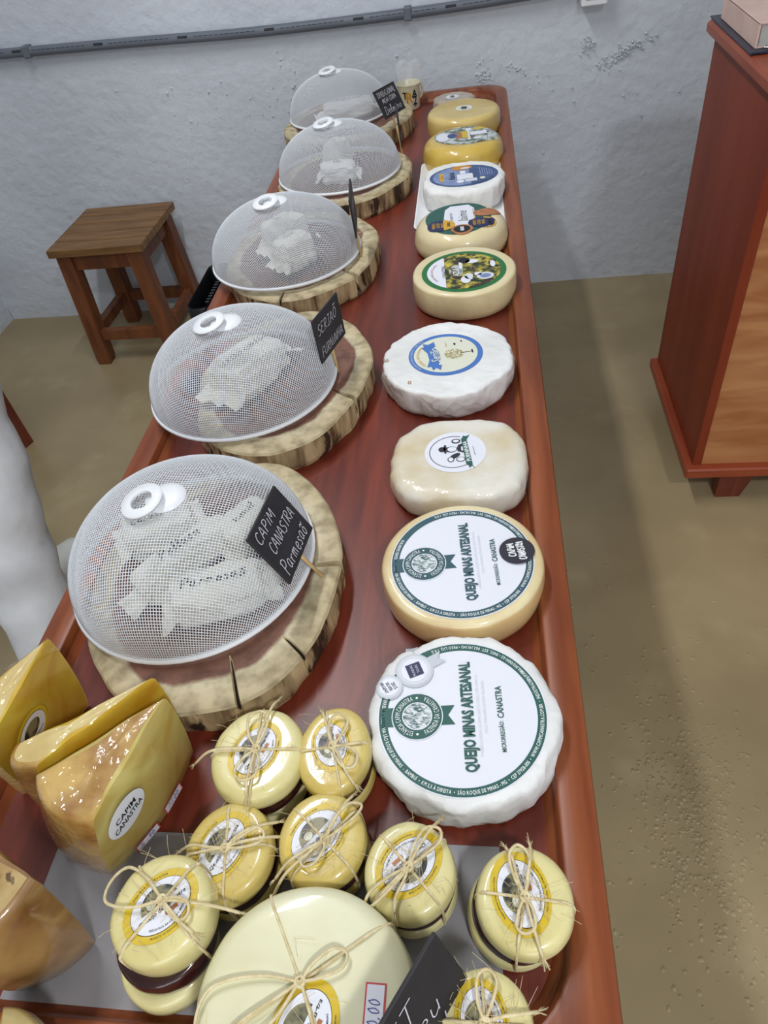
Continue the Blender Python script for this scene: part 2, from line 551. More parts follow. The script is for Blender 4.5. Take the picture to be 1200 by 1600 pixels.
M_YC4B = cheese_mat('ruddy_cheese_side', (214, 174, 122), (228, 200, 142), coat_bump=.6)
M_BLOOM = cheese_mat('bloomy_cheese_rind', (208, 190, 148), (230, 226, 214), scale=11, lo=.3, hi=.6, coat=.85, coat_rough=.1, coat_bump=.9, cbscale=90,
                     bump=.3, bscale=120, bdist=.001)
M_WRAP = mat('white_wrapping_paper', (222, 222, 220), (238, 238, 237), crease=.55, crscale=42, rough=.62, scale=9, bump=.55, bscale=38, bdist=.004, coat=.15, coat_rough=.3)
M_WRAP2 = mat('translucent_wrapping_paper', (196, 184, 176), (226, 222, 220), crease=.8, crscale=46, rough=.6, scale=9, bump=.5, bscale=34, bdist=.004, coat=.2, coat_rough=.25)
M_CUT = cheese_mat('cheese_cut_face', (186, 156, 74), (208, 194, 120), scale=16, distortion=1.0, coat=.9, coat_rough=.09, coat_bump=.5, cbscale=26)
M_CUT2 = cheese_mat('golden_cheese_cut_face', (198, 148, 34), (220, 192, 72), scale=14, distortion=1.0, coat=.9, coat_rough=.09, coat_bump=.5, cbscale=26)
M_RINDF = cheese_mat('film_wrapped_rind', (146, 98, 42), (208, 172, 100), scale=24, lo=.3, hi=.6, coat=1.0, coat_rough=.035, coat_bump=1.0, cbscale=120,
                     bump=.4, bscale=60, bdist=.002)
M_RINDP = cheese_mat('pale_film_wrapped_rind', (196, 166, 96), (222, 202, 142), scale=16, coat=1.0, coat_rough=.035, coat_bump=1.0, cbscale=120)
M_RINDB = cheese_mat('brown_film_wrapped_rind', (116, 78, 36), (176, 138, 82), scale=20, lo=.32, hi=.66, coat=1.0, coat_rough=.06, coat_bump=1.0, cbscale=26)
M_HOLEY = cheese_mat('rough_rind_top', (170, 138, 86), (204, 180, 128), scale=34, coat=.5, coat_rough=.2, coat_bump=.6, cbscale=60, spots=((104, 82, 54), 60, .60, .64, (1, 1, 1)))
M_FILM = mat('clear_plastic_film', (244, 246, 248), rough=.08, alpha=.22, spec=1.0, bump=.8, bscale=60, bdist=.004, coat=1.0, coat_rough=.05)
M_TRAY = mat('white_foam_tray', (236, 237, 238), rough=.5)
M_ENAM = mat('cream_enamel', (222, 216, 184), rough=.22, coat=.4)
M_BLACKP = mat('black_plastic', (20, 22, 26), rough=.4)
M_PVC = mat('grey_pvc', (98, 104, 114), (108, 114, 124), rough=.5, scale=6)
M_PINK = mat('pink_cover', (210, 178, 166), (220, 190, 178), rough=.55, scale=20)
M_PAGES = mat('grey_pages', (176, 178, 174), (190, 192, 188), rough=.8, scale=60, stretch=(1, 1, 8))
M_FOLD = mat('navy_folder_cover', (36, 42, 62), rough=.35)
M_STEEL = mat('brushed_metal', (190, 190, 190), rough=.25, metal=1.0)
M_SKIN = mat('skin', (184, 134, 106), rough=.55, sss=.1)
M_HAIR = mat('dark_hair', (40, 28, 22), rough=.6)
M_COAT = mat('white_cotton', (206, 208, 212), (222, 224, 228), rough=.85, scale=12, bump=.3, bscale=26, bdist=.006)
M_BOOT = mat('white_rubber', (214, 214, 206), rough=.45)

def log_material():
    m = bpy.data.materials.new('log_end_grain')
    m.use_nodes = True
    nt = m.node_tree
    N, L = nt.nodes, nt.links
    b = N['Principled BSDF']
    b.inputs['Roughness'].default_value = .62
    at = N.new('ShaderNodeAttribute')
    at.attribute_name = 'frac'
    tc = N.new('ShaderNodeTexCoord')
    nz = N.new('ShaderNodeTexNoise')
    nz.inputs['Scale'].default_value = 14
    nz.inputs['Detail'].default_value = 3
    L.new(tc.outputs['Object'], nz.inputs['Vector'])
    ma = N.new('ShaderNodeMath')
    ma.operation = 'MULTIPLY_ADD'
    ma.inputs[1].default_value = .13
    L.new(nz.outputs[0], ma.inputs[0])
    sc8 = N.new('ShaderNodeMath')
    sc8.operation = 'MULTIPLY'
    sc8.inputs[1].default_value = .8
    L.new(at.outputs['Fac'], sc8.inputs[0])
    L.new(sc8.outputs[0], ma.inputs[2])
    rp = N.new('ShaderNodeValToRGB')
    cr = rp.color_ramp
    cr.elements[0].position, cr.elements[0].color = .0, lin((122, 88, 74))
    cr.elements[1].position, cr.elements[1].color = 1.0, lin((52, 38, 30))
    for p, c in ((.44, (112, 78, 64)), (.70, (130, 88, 72)), (.722, (208, 196, 164)), (.80, (196, 180, 144)), (.90, (186, 170, 134)), (.955, (176, 158, 122))):
        e = cr.elements.new(p)
        e.color = lin(c)
    L.new(ma.outputs[0], rp.inputs[0])
    # growth rings
    wv = N.new('ShaderNodeMath')
    wv.operation = 'SINE'
    mu = N.new('ShaderNodeMath')
    mu.operation = 'MULTIPLY'
    mu.inputs[1].default_value = 190
    L.new(ma.outputs[0], mu.inputs[0])
    L.new(mu.outputs[0], wv.inputs[0])
    # stains
    n2 = N.new('ShaderNodeTexNoise')
    n2.inputs['Scale'].default_value = 48
    n2.inputs['Detail'].default_value = 9
    L.new(tc.outputs['Object'], n2.inputs['Vector'])
    r2 = N.new('ShaderNodeValToRGB')
    r2.color_ramp.elements[0].position, r2.color_ramp.elements[0].color = .34, (.50, .47, .42, 1)
    r2.color_ramp.elements[1].position, r2.color_ramp.elements[1].color = .6, (1, 1, 1, 1)
    L.new(n2.outputs[0], r2.inputs[0])
    mx = N.new('ShaderNodeMix')
    mx.data_type = 'RGBA'
    mx.blend_type = 'MULTIPLY'
    mx.inputs[0].default_value = .9
    L.new(rp.outputs[0], mx.inputs[6])
    L.new(r2.outputs[0], mx.inputs[7])
    L.new(mx.outputs[2], b.inputs['Base Color'])
    bp = N.new('ShaderNodeBump')
    bp.inputs['Strength'].default_value = .10
    bp.inputs['Distance'].default_value = .0006
    L.new(wv.outputs[0], bp.inputs['Height'])
    L.new(bp.outputs[0], b.inputs['Normal'])
    return m
M_LOG = log_material()
M_BARK = mat('debarked_log_side', (104, 76, 50), (198, 174, 132), rough=.65, scale=20, stretch=(2.6, 2.6, .45), detail=9, lo=.36, hi=.60, distortion=.4,
             bump=.6, bscale=50, bstretch=(2, 2, .3), bdist=.003, spots=((58, 40, 28), 24, .56, .61, (1.8, 1.8, .5)))

# ------------------------------------------------------------------ the room
XL, XR, YB, YF, ZC = -2.012, 2.3, 2.58, -2.4, 2.72
def struct(o):
    o['kind'] = 'structure'
    return o
def slab(name, x0, y0, z0, x1, y1, z1, m):
    b = MB()
    b.box(x0, y0, z0, x1, y1, z1)
    return struct(b.build(name, m))
slab('floor', XL - .1, YF - .1, -.1, XR + .1, YB + .1, 0, M_FLOOR)
slab('ceiling', XL - .1, YF - .1, ZC, XR + .1, YB + .1, ZC + .1, M_CEIL)
# back wall: hand-trowelled plaster with real unevenness
def wall_grid(name, P, U, V, nu, nv, N, amp, th):
    b = MB()
    P, U, V, N = Vector(P), Vector(U), Vector(V), Vector(N)
    fr = []
    for j in range(nv + 1):
        for i in range(nu + 1):
            q = P + U * (i / nu) + V * (j / nv)
            d = fbm(q, 2.0, 2.2, 3) * amp + fbm(q, 5.0, 9.0, 3) * amp * .35
            fr.append(q + N * d)
    bk = [P - N * th, P + U - N * th, P + U + V - N * th, P + V - N * th]
    n = nu + 1
    fs = [(j * n + i, j * n + i + 1, (j + 1) * n + i + 1, (j + 1) * n + i) for j in range(nv) for i in range(nu)]
    b.add(fr, fs)
    k = len(b.v)
    c = [0, nu, nv * n + nu, nv * n]
    b.add(bk, [(0, 3, 2, 1)])
    edges = [[i for i in range(n)], [j * n + nu for j in range(nv + 1)], [nv * n + nu - i for i in range(n)], [(nv - j) * n for j in range(nv + 1)]]
    for e, (p, q) in zip(edges, ((0, 1), (1, 2), (2, 3), (3, 0))):
        b.f.append([k + p] + e + [k + q][:1] if False else list(reversed([k + p] + e + [k + q])))
        b.m.append(0)
    return struct(b.build(name, M_WALL, smooth=True, angle=40))
wall_grid('wall_back', (XL, YB, 0), (XR - XL, 0, 0), (0, 0, ZC), 110, 70, (0, -1, 0), .006, .1)
wall_grid('wall_left', (XL, YF, 0), (0, YB - YF, 0), (0, 0, ZC), 70, 40, (1, 0, 0), .006, .1)
def wall_scabs():
    rnd = random.Random(5)
    b = MB()
    for cx, cz, n, sx, sz, sl in ((.455, .745, 150, .035, .010, .45), (.335, .775, 40, .012, .012, 0), (.02, .725, 60, .012, .02, 0), (.12, .735, 26, .03, .006, -.4), (-.75, .75, 60, .25, .06, 0), (.3, .6, 50, .3, .12, 0)):
        for k in range(n):
            dx = rnd.gauss(0, sx)
            x, z = cx + dx, cz + dx * sl + rnd.gauss(0, sz)
            r = rnd.uniform(.001, .0042)
            m = 6
            q = [(x + r * rnd.uniform(.6, 1.6) * cos(2 * PI * i / m), YB - .001, z + r * rnd.uniform(.5, 1.2) * sin(2 * PI * i / m)) for i in range(m)]
            d = .0045 + rnd.uniform(.0, .003)
            b.loft([q, [(x + (p[0] - x) * .6, YB - d, z + (p[2] - z) * .6) for p in q]], 0, False, True)
    o = b.build('plaster_lumps', M_WALL, None, True)
    o['kind'] = 'stuff'
    o.parent = bpy.data.objects['wall_back']
wall_scabs()
slab('wall_right', XR, YF, 0, XR + .1, YB, ZC, M_WALL)
slab('wall_front', XL, YF - .1, 0, XR, YF, ZC, M_WALL)
wn = struct(bpy.data.objects.new('added_window_1', None))  # unseen window, added with glowing panes to go with the fill light
COL.objects.link(wn)
wn.location = (.2, YF, 1.55)
M_FILLPANE = bpy.data.materials.new('glowing_added_pane')
M_FILLPANE.use_nodes = True
_p = M_FILLPANE.node_tree.nodes['Principled BSDF']
_p.inputs['Emission Color'].default_value = (.93, .965, 1, 1)
_p.inputs['Emission Strength'].default_value = 1.2
for k in (0, 1):
    b = MB()
    b.box(-.97 + k * .98, .004, -.66, -.01 + k * .98, .012, .66)
    b.build('added_window_pane', M_FILLPANE, wn)
for q in ((-1.04, 0, -.73, 1.04, .05, -.66), (-1.04, 0, .66, 1.04, .05, .73), (-1.04, 0, -.66, -.97, .05, .66), (.97, 0, -.66, 1.04, .05, .66), (-.03, 0, -.66, .03, .05, .66)):
    b = MB()
    b.box(*q)
    b.build('added_window_frame', M_CABT, wn)
# worn, pitted patch of the cement floor beside the table
def floor_scab():
    rnd = random.Random(8)
    b = MB()
    for k in range(900):
        if k < 720:
            x, y = rnd.gauss(.36, .055), rnd.gauss(.53, .13)
        else:
            x, y = rnd.uniform(.15, .9), rnd.uniform(.3, 1.2)
        if x < .12:
            continue
        r = rnd.uniform(.0012, .0058)
        n = 7
        out = [(x + r * rnd.uniform(.6, 1.5) * cos(2 * PI * i / n), y + r * rnd.uniform(.6, 1.5) * sin(2 * PI * i / n), -.0005) for i in range(n)]
        inn = [(x + (p[0] - x) * .6, y + (p[1] - y) * .6, rnd.uniform(.0006, .0016)) for p in out]
        b.loft([out, inn], 0, False, True)
    o = b.build('cement_scabs', M_PIT, smooth=True)
    o['kind'] = 'stuff'
    o.parent = bpy.data.objects['floor']
    return o
floor_scab()

# lamps (their light is set at the top)
M_TUBE = bpy.data.materials.new('lit_tube')
M_TUBE.use_nodes = True
_e = M_TUBE.node_tree.nodes['Principled BSDF']
_e.inputs['Emission Color'].default_value = (.95, .975, 1, 1)
_e.inputs['Emission Strength'].default_value = 2.0
for (x, y, z), lb in ((LAMP_A, 'white tube lamp on the ceiling above the long table'), (LAMP_B, 'square white panel lamp on the ceiling behind the photographer')):
    t = thing('tube_lamp', lb, 'lamp', (x, y, 0), 0, None)
    b = MB()
    if x < 0:
        b.box(-.06, -.62, z + .03, .06, .62, ZC - .0005, bev=.01)
        b.build('lamp_housing', M_WHITE, t)
        b = MB()
        b.tube([(0, -.6, z + .015), (0, .6, z + .015)], .013, 10)
        b.build('tube', M_TUBE, t, True)
    else:
        t.name = 'panel_lamp'
        b.box(-.13, -.13, z + .03, .13, .13, ZC - .0005, bev=.01)
        b.build('lamp_housing', M_WHITE, t)
        b = MB()
        b.box(-.115, -.115, z + .012, .115, .115, z + .03)
        b.build('diffuser', M_TUBE, t)

# ------------------------------------------------------------------ table
TX0, TX1, TY0, TY1 = -.51, .086, -.015, 2.385
TIN = .060   # the near rim is wider than the others
ZT = .731
tb = thing('display_table', 'long varnished red-brown wooden table with raised rim, carrying all the cheeses', 'table', (0, 0, 0))
b = MB()
def tl(ins, r, z):
    near = TIN if ins > .02 else 0
    return [(x, y, z) for x, y in rrect(TX0 + ins, TY0 + ins + near, TX1 - ins, TY1 - ins, max(r - ins, .01) if ins < .02 else r - .02, 12)]
b.loft([tl(.0, .075, .695), tl(0, .075, .746), tl(.0015, .075, .749), tl(.004, .075, .75), tl(.029, .098, .75), tl(.0315, .097, .7488), tl(.0335, .096, .7455), tl(.0355, .095, .7385), tl(.041, .092, .7335), tl(.046, .09, ZT - .004)], 0, False, False)
b.loft([tl(.046, .09, .715), tl(0, .075, .695)], 0, False, False)
b.build('rim', M_RIM, tb, True, 28)
b = MB()
b.loft([[(x, y, z) for x, y in rrect(TX0 + .032, TY0 + TIN + .032, TX1 - .032, TY1 - .032, .09, 10)] for z in (.712, ZT)], 0)
b.build('tray_panel', M_TABLE, tb)
for x0, y0, x1, y1 in ((TX0 + .07, TY0 + .09, TX0 + .09, TY1 - .09), (TX1 - .09, TY0 + .09, TX1 - .07, TY1 - .09),
                       (TX0 + .09, TY0 + .09, TX1 - .09, TY0 + .11), (TX0 + .09, TY1 - .11, TX1 - .09, TY1 - .09)):
    b = MB()
    b.box(x0, y0, .62, x1, y1, .712)
    b.build('apron', M_RIM, tb)
for x in (TX0 + .06, TX1 - .13):
    for y in (TY0 + .08, TY1 - .15):
        b = MB()
        b.loft([[(x + .035 + sx * w, y + .035 + sy * w, z) for sx, sy in ((-1, -1), (1, -1), (1, 1), (-1, 1))] for z, w in ((0, .024), (.60, .034), (.712, .034))], 0)
        b.build('leg', M_LEGW, tb)

# ------------------------------------------------------------------ log slices
def log_slice(cx, cy, rx, ry, th, seed, cracks, label, rot=0.0, lump=.05):
    t = thing('log_slice', label, 'board', (cx, cy, ZT + .0005), rot, 'log slices under the mesh covers')
    n = 420
    rnd = random.Random(seed)
    def R(a):
        u = Vector((cos(a), sin(a), 0))
        r = 1.0 / math.sqrt((cos(a) / rx) ** 2 + (sin(a) / ry) ** 2)
        return r * (1 + lump * fbm(u, seed, 1.3, 2) + .004 * fbm(u, seed + 3, 7, 2))
    cr, wmax = {}, {}
    for a, depth, wd in cracks:
        i0 = int(round((a % (2 * PI)) / (2 * PI) * n))
        for d in range(-wd, wd + 1):
            cr[(i0 + d) % n] = (depth, 1 - abs(d) / (wd + 1))
            wmax[(i0 + d) % n] = wd > 0
    fr = [0.02, .2, .4, .55, .65, .72, .78, .84, .89, .93, .965, .985, 1.0]
    vs, fs, fa = [], [], []
    for k, q in enumerate(fr):
        for i in range(n):
            a = 2 * PI * i / n
            wob = .003 * fbm((cos(a) * q, sin(a) * q, 0), seed + 9, 2.5, 2)
            r = R(a) * q
            z = th + wob
            if q == .985:
                z -= .0012
            if q == 1.0:
                z -= .004
            if i in cr and q > cr[i][0]:
                z -= (.002 + (.022 if wmax[i] else .006) * (q - cr[i][0]) / (1.001 - cr[i][0])) * cr[i][1]
            vs.append((r * cos(a), r * sin(a), z))
            fa.append(1.35 if (i in cr and q > cr[i][0] and cr[i][1] > .9) else q)
    for k in range(len(fr) - 1):
        for i in range(n):
            j = (i + 1) % n
            fs.append((k * n + i, k * n + j, (k + 1) * n + j, (k + 1) * n + i))
    fs.append(tuple(range(n - 1, -1, -1)) if False else tuple(range(n)))
    me = bpy.data.meshes.new('end_grain')
    me.from_pydata(vs, [], fs)
    at = me.attributes.new('frac', 'FLOAT', 'POINT')
    at.data.foreach_set('value', fa)
    me.materials.append(M_LOG)
    me.polygons.foreach_set('use_smooth', [True] * len(me.polygons))
    me.set_sharp_from_angle(angle=math.radians(24))
    me.update()
    link(bpy.data.objects.new('end_grain', me), t)
    # side
    b = MB()
    rows = [1.0, .86, .7, .5, .3, .14, .03, 0]
    top = vs[-n:]
    loops = []
    for k, q in enumerate(rows):
        lp = []
        for i in range(n):
            a = 2 * PI * i / n
            if k == 0:
                lp.append(top[i])
                continue
            r = R(a) * (1 + .035 * (1 - q) * fbm((cos(a) * 2, sin(a) * 2, q), seed + 4, 1.3, 2) + .008 * fbm((cos(a) * 9, sin(a) * 9, q * 1.5), seed, 1, 3))
            r *= (.985 if q < .1 else 1)
            if i in cr:
                r *= 1 - (.09 if wmax[i] else .02) * cr[i][1] * q
            z = top[i][2] * q
            lp.append((r * cos(a), r * sin(a), z))
        loops.append(lp)
    loops.reverse()
    b.loft(loops, 0, True, False)
    b.build('bark_side', M_BARK, t, True, 32)
    return t

logs = [
    (-.312, .500, .147, .186, .042, 11, ((.06, .55, 1), (2.2, .5, 0), (-1.2, .7, 0), (-.75, .8, 0)),
     'large pale log slice nearest the front, with a deep crack on its right'),
    (-.305, .895, .134, .190, .042, 23, ((-.55, .6, 1), (1.2, .7, 0)),
     'pale log slice under the second mesh cover from the front, beside the crinkled white wheel'),
    (-.352, 1.318, .150, .190, .040, 37, ((-.75, .62, 1), (.5, .75, 0), (-1.6, .8, 0)),
     'log slice with dark side cracks under the middle mesh cover'),
    (-.310, 1.705, .160, .175, .042, 41, ((-.3, .7, 0), (.9, .7, 0)),
     'log slice with a knobbly right edge under the second mesh cover from the wall'),
    (-.355, 2.115, .178, .185, .042, 53, ((-.4, .75, 0),),
     'furthest log slice, near the back wall and the cream enamel mug'),
]
LOGS = [log_slice(*a) for a in logs]
ZL = ZT + .0005 + .043   # top of the slices

# ------------------------------------------------------------------ mesh covers
DA, DH = .139, .100
def dome_profile():
    pts = []
    for i in range(201):
        a = PI / 2 * i / 200
        # squarish ellipse: steep sides, flat crown
        r = DA * (sin(a) ** .92)
        z = DH * (cos(a) ** .92) if a < PI / 2 else 0
        pts.append((r, z))
    L = [0]
    for i in range(1, 201):
        L.append(L[-1] + math.hypot(pts[i][0] - pts[i - 1][0], pts[i][1] - pts[i - 1][1]))
    return pts, L
DP, DL = dome_profile()
def dome_at(s):
    s = min(max(s, 0), DL[-1])
    lo, hi = 0, 200
    while hi - lo > 1:
        m = (lo + hi) // 2
        if DL[m] <= s:
            lo = m
        else:
            hi = m
    t = (s - DL[lo]) / max(DL[hi] - DL[lo], 1e-9)
    return DP[lo][0] + (DP[hi][0] - DP[lo][0]) * t, DP[lo][1] + (DP[hi][1] - DP[lo][1]) * t
def make_cover_meshes():
    b = MB()
    sp = .0033
    Lm = DL[-1]
    k = int(Lm / sp)
    for d in (0, 1):
        for i in range(-k, k + 1):
            u = i * sp
            h = math.sqrt(max(Lm * Lm - u * u, 0))
            if h < .004:
                continue
            m = max(4, int(2 * h / .0055))
            pts = []
            for j in range(m + 1):
                v = -h + 2 * h * j / m
                s = math.hypot(u, v)
                r, z = dome_at(s)
                if s < 1e-6:
                    x = y = 0
                else:
                    x, y = (u / s * r, v / s * r) if d == 0 else (v / s * r, u / s * r)
                pts.append((x, y, z + .003))
            b.tube(pts, .00051, 3, 0, False)
    return b
_cover = None
def mesh_cover(cx, cy, z, rotz, label, tilt=(0, 0), scale=1.0):
    global _cover
    t = thing('mesh_cover', label, 'food cover', (cx, cy, z), rotz, 'white mesh food covers')
    t.rotation_euler = (tilt[0], tilt[1], rotz)
    t.scale = (scale, scale, 1)
    if _cover is None:
        w = make_cover_meshes().build('wire_mesh', M_WIRE, t, True)
        w['kind'] = 'stuff'
        b = MB()
        b.lathe([(DA - .0025, .0), (DA + .002, .0005), (DA + .0035, .003), (DA + .002, .0058), (DA - .0025, .006), (DA - .0032, .003), (DA - .0025, 0)], 72, 0, None, False, False)
        rim = b.build('rim', M_WHITE, t, True)
        b = MB()
        b.lathe([(.0005, DH + .0015), (.021, DH + .0005), (.0225, DH + .003), (.021, DH + .0055), (.012, DH + .0075), (.0005, DH + .0078)], 36)
        knob = b.build('crown_disc', M_WHITE, t, True, 50)
        b = MB()
        Mx = Matrix.Translation((-.020, -.012, DH + .0115)) @ Matrix.Rotation(-.16, 4, 'Y') @ Matrix.Rotation(.10, 4, 'X')
        b.lathe([(.0125, -.0016), (.0225, -.0020), (.0238, 0), (.0225, .0020), (.0125, .0016), (.0118, 0), (.0125, -.0016)], 40, 0, Mx, False, False)
        ring = b.build('pull_ring', M_WHITE, t, True, 60)
        b = MB()
        b.tube([(-.006, -.004, DH + .006), (-.007, -.0045, DH + .0125), (-.003, -.002, DH + .0145)], .0042, 10)
        hinge = b.build('ring_hinge', M_WHITE, t, True)
        _cover = [w, rim, knob, ring, hinge]
    else:
        for c in _cover:
            d = c.copy()
            COL.objects.link(d)
            d.parent = t
    return t
mesh_cover(-.3385, .5113, ZL + .0035, 0, 'white mesh food cover nearest the front, over four wrapped packets')
mesh_cover(-.3610, .8681, ZL + .0035, 0, 'white mesh food cover second from the front, beside the sign with two chalked words', scale=1.008)
mesh_cover(-.3737, 1.2946, ZL + .0035, .5, 'white mesh food cover in the middle of the row, over two packets', scale=1.03)
mesh_cover(-.3230, 1.7115, ZL + .0035, .2, 'white mesh food cover second from the wall, beside a sign turned edge-on', scale=1.02)
mesh_cover(-.3800, 2.1550, ZL + .0035, .3, 'white mesh food cover nearest the back wall, beside the enamel mug')

# ------------------------------------------------------------------ chalk signs
def sign(C, phi, tilt, roll, base, lines, label, w=.09, h=.07):
    phi, tilt, roll = (math.radians(a) for a in (phi, tilt, roll))
    u = Vector((cos(phi), sin(phi), 0))
    nr = Vector((sin(phi), -cos(phi), 0))
    v = Vector((0, 0, 1)) * sin(tilt) - nr * cos(tilt)
    u2 = u * cos(roll) + v * sin(roll)
    v2 = v * cos(roll) - u * sin(roll)
    n2 = u2.cross(v2)
    t = thing('price_sign', label, 'sign', base, 0, 'black chalk signs on sticks')
    B = Vector(base)
    o = Vector(C) - B
    M = Matrix((( u2.x, v2.x, n2.x, o.x), (u2.y, v2.y, n2.y, o.y), (u2.z, v2.z, n2.z, o.z), (0, 0, 0, 1)))
    b = MB()
    b.box(-w / 2, -h / 2, -.003, w / 2, h / 2, .0, 0, M, bev=.0008)
    b.build('board', M_CHALK, t)
    p = Print()
    for st, size, x, y, sx in lines:
        q_ = Print()
        tot = q_.hand(st, size, 0, 0, 0, 1, 0, size * .085, .2, 1)
        p.hand(st, size, x, y, 0, 1, 0, .0010, .2, sx / tot)
    if p.v:
        p.map(lambda q: M @ (q + Vector((0, 0, .0003))))
        p.build('chalk_lettering', M_CHALKW, t)
    b = MB()
    top = M @ Vector((0, 0, -.0052))
    bot = Vector((0, 0, -.004))
    b.tube([bot, top], .0022, 8)
    b.build('stick', M_STICK, t, True)
    return t
sign((-.2113, .4826, .8525), 87.2, 60.6, -5.9, (-.1838, .4902, ZL + .001),
     (('CAPIM', .0120, -.036, .016, .048), ('CANASTRA', .0125, -.030, -.003, .066), ('Parmesaõ', .0170, -.037, -.028, .070)),
     'black chalk sign with three chalked lines, stuck in the front log slice', .0868, .0676)
sign((-.2184, .8886, .8498), 74.5, 87.2, -1.1, (-.2184, .8900, ZL - .004),
     (('SERJAÕ', .0150, -.036, .006, .064), ('FURNINHA', .0135, -.038, -.026, .074)),
     'black chalk sign with two chalked words, in the second log slice from the front', .0868, .0676)
sign((-.2250, 1.2700, .8650), 95.5, 88.2, 3.4, (-.2250, 1.2750, ZL - .004),
     (('SERJAÕ', .012, -.036, .006, .060),),
     'black chalk sign turned almost edge-on, in the middle log slice')
sign((-.1810, 1.7900, .8400), 97.5, 88.0, 3.0, (-.1810, 1.8000, ZL - .004), (),
     'black chalk sign seen edge-on, in the second log slice from the wall')
sign((-.2190, 1.9864, .8423), 57.3, 62.0, 1.2, (-.2050, 1.9700, ZL - .004),
     (('TRADICIONAL', .0125, -.038, .014, .074), ('MEIA CURA', .0105, -.028, -.001, .056), ('Delmino', .0180, -.034, -.026, .068)),
     'black chalk sign facing the camera, in the furthest log slice beside the mug', .087, .068)

# ------------------------------------------------------------------ wrapped packets
def packet(cx, cy, z0, rot, L, Wd, H, seed, label, text=None, taper=.75, flaps=2, m=None, tsize=.012):
    t = thing('cheese_packet', label, 'cheese packet', (cx, cy, z0), rot, 'paper-wrapped cheese under the mesh covers')
    bm = bmesh.new()
    bmesh.ops.create_cube(bm, size=1.0)
    bmesh.ops.subdivide_edges(bm, edges=bm.edges[:], cuts=11, use_grid_fill=True)
    for v in bm.verts:
        p = v.co.copy()
        # superellipsoid rounding
        q = p * 2
        k = max(abs(q.x), abs(q.y), abs(q.z))
        ln = (abs(q.x) ** 6 + abs(q.y) ** 6 + abs(q.z) ** 6) ** (1 / 6)
        q = q / ln * k
        tz = taper + (1 - taper) * (.5 - q.x / 2)
        x, y, z = q.x * L / 2, q.y * Wd / 2 * (1 - .18 * (q.z + 1) / 2), (q.z + 1) / 2 * H * tz
        d = Vector((fbm(p, seed, 3.0, 2), fbm(p, seed + 5, 3.0, 2), fbm(p, seed + 8, 3.0, 2)))
        r = abs(fbm(p, seed + 2, 5.5, 2))
        f = .0035 if q.z > -.95 else .0
        x += d.x * f * 1.3 + q.x * r * f * .8
        y += d.y * f * 1.3 + q.y * r * f * .8
        z += (d.z * f * .7 - r * f * .5) if q.z > -.9 else 0
        v.co = (x, y, max(z, 0.0005))
    me = bpy.data.meshes.new('paper_wrap')
    bm.to_mesh(me)
    bm.free()
    me.materials.append(m or M_PACK)
    o = link(bpy.data.objects.new('paper_wrap', me), t)
    # loose crumpled ends of the paper
    rnd = random.Random(seed)
    for k in range(flaps):
        b = MB()
        sgn = 1 if k % 2 == 0 else -1
        nu, nv = 9, 7
        vs = []
        for j in range(nv):
            for i in range(nu):
                u, w = i / (nu - 1) - .5, j / (nv - 1)
                x = sgn * (L / 2 * .82 + w * L * .28)
                y = u * Wd * (.86 + .25 * w)
                zz = H * taper * .55 * (1 - w) ** 1.5 + .004 + .010 * abs(sin(u * 9 + seed + k)) * w + .005 * fbm((u * 3, w * 3, seed), seed, 1.5, 2)
                vs.append((x + .004 * fbm((u * 5, w * 4, 1), seed, 1, 2), y, max(zz, .002)))
        b.add(vs, [(j * nu + i, j * nu + i + 1, (j + 1) * nu + i + 1, (j + 1) * nu + i) for j in range(nv - 1) for i in range(nu - 1)])
        f = b.build('paper_flap', m or M_PACK, t)
    if text:
        p = Print()
        tot = p.hand(text, tsize, 0, 0, 0, 1, 0, tsize * .11, .2)
        off = tot / 2
        p.map(lambda q: (q.x - off, q.y - tsize * .3, H * (taper + (1 - taper) * (.5 - (q.x - off) / L)) + .0012 + .0))
        p.build('ink_lettering', M_INK, t)
    return t
packet(-.292, .455, ZL, .35, .096, .062, .042, 3, 'wrapped packet marked Parmesão, at the front of the nearest mesh cover', 'Parmesaõ', tsize=.013, taper=.8)
packet(-.342, .502, ZL, .90, .126, .034, .044, 7, 'long narrow white packet lying diagonally in the middle of the nearest mesh cover', 'Pellaza', tsize=.013, taper=.95)
packet(-.391, .553, ZL, .55, .080, .058, .040, 12, 'white packet under the pull ring, at the back left of the nearest mesh cover', 'Canast 90', tsize=.010, taper=.9)
packet(-.278, .550, ZL, 1.1, .070, .050, .044, 15, 'cream packet behind the front chalk sign, at the right of the nearest mesh cover', 'Romel', tsize=.010, taper=.9)
packet(-.352, .882, ZL, 1.15, .120, .080, .056, 21, 'crumpled packet marked in block letters, alone under the second mesh cover', 'SERJAO CURADO', tsize=.0105, taper=.8, flaps=2)
packet(-.376, 1.325, ZL, .9, .085, .060, .066, 27, 'taller packet at the back of the middle mesh cover', 'Serjao', tsize=.010, taper=.95)
packet(-.348, 1.254, ZL, 1.0, .072, .056, .060, 31, 'smaller packet at the front of the middle mesh cover', 'Canas', tsize=.009, taper=.95)
packet(-.330, 1.748, ZL, 1.4, .078, .054, .062, 35, 'upright packet at the back under the second cover from the wall', 'Di', tsize=.010, taper=.95)
packet(-.318, 1.668, ZL, .1, .076, .060, .040, 39, 'round crumpled packet at the front under the second cover from the wall', 'Ue', tsize=.012, taper=.95, m=M_PAPER)
packet(-.350, 2.130, ZL, .35, .135, .066, .044, 43, 'long wrapped packet marked in grey, under the cover nearest the back wall', 'CANASTRA', tsize=.013, taper=.95, m=M_PAPER)

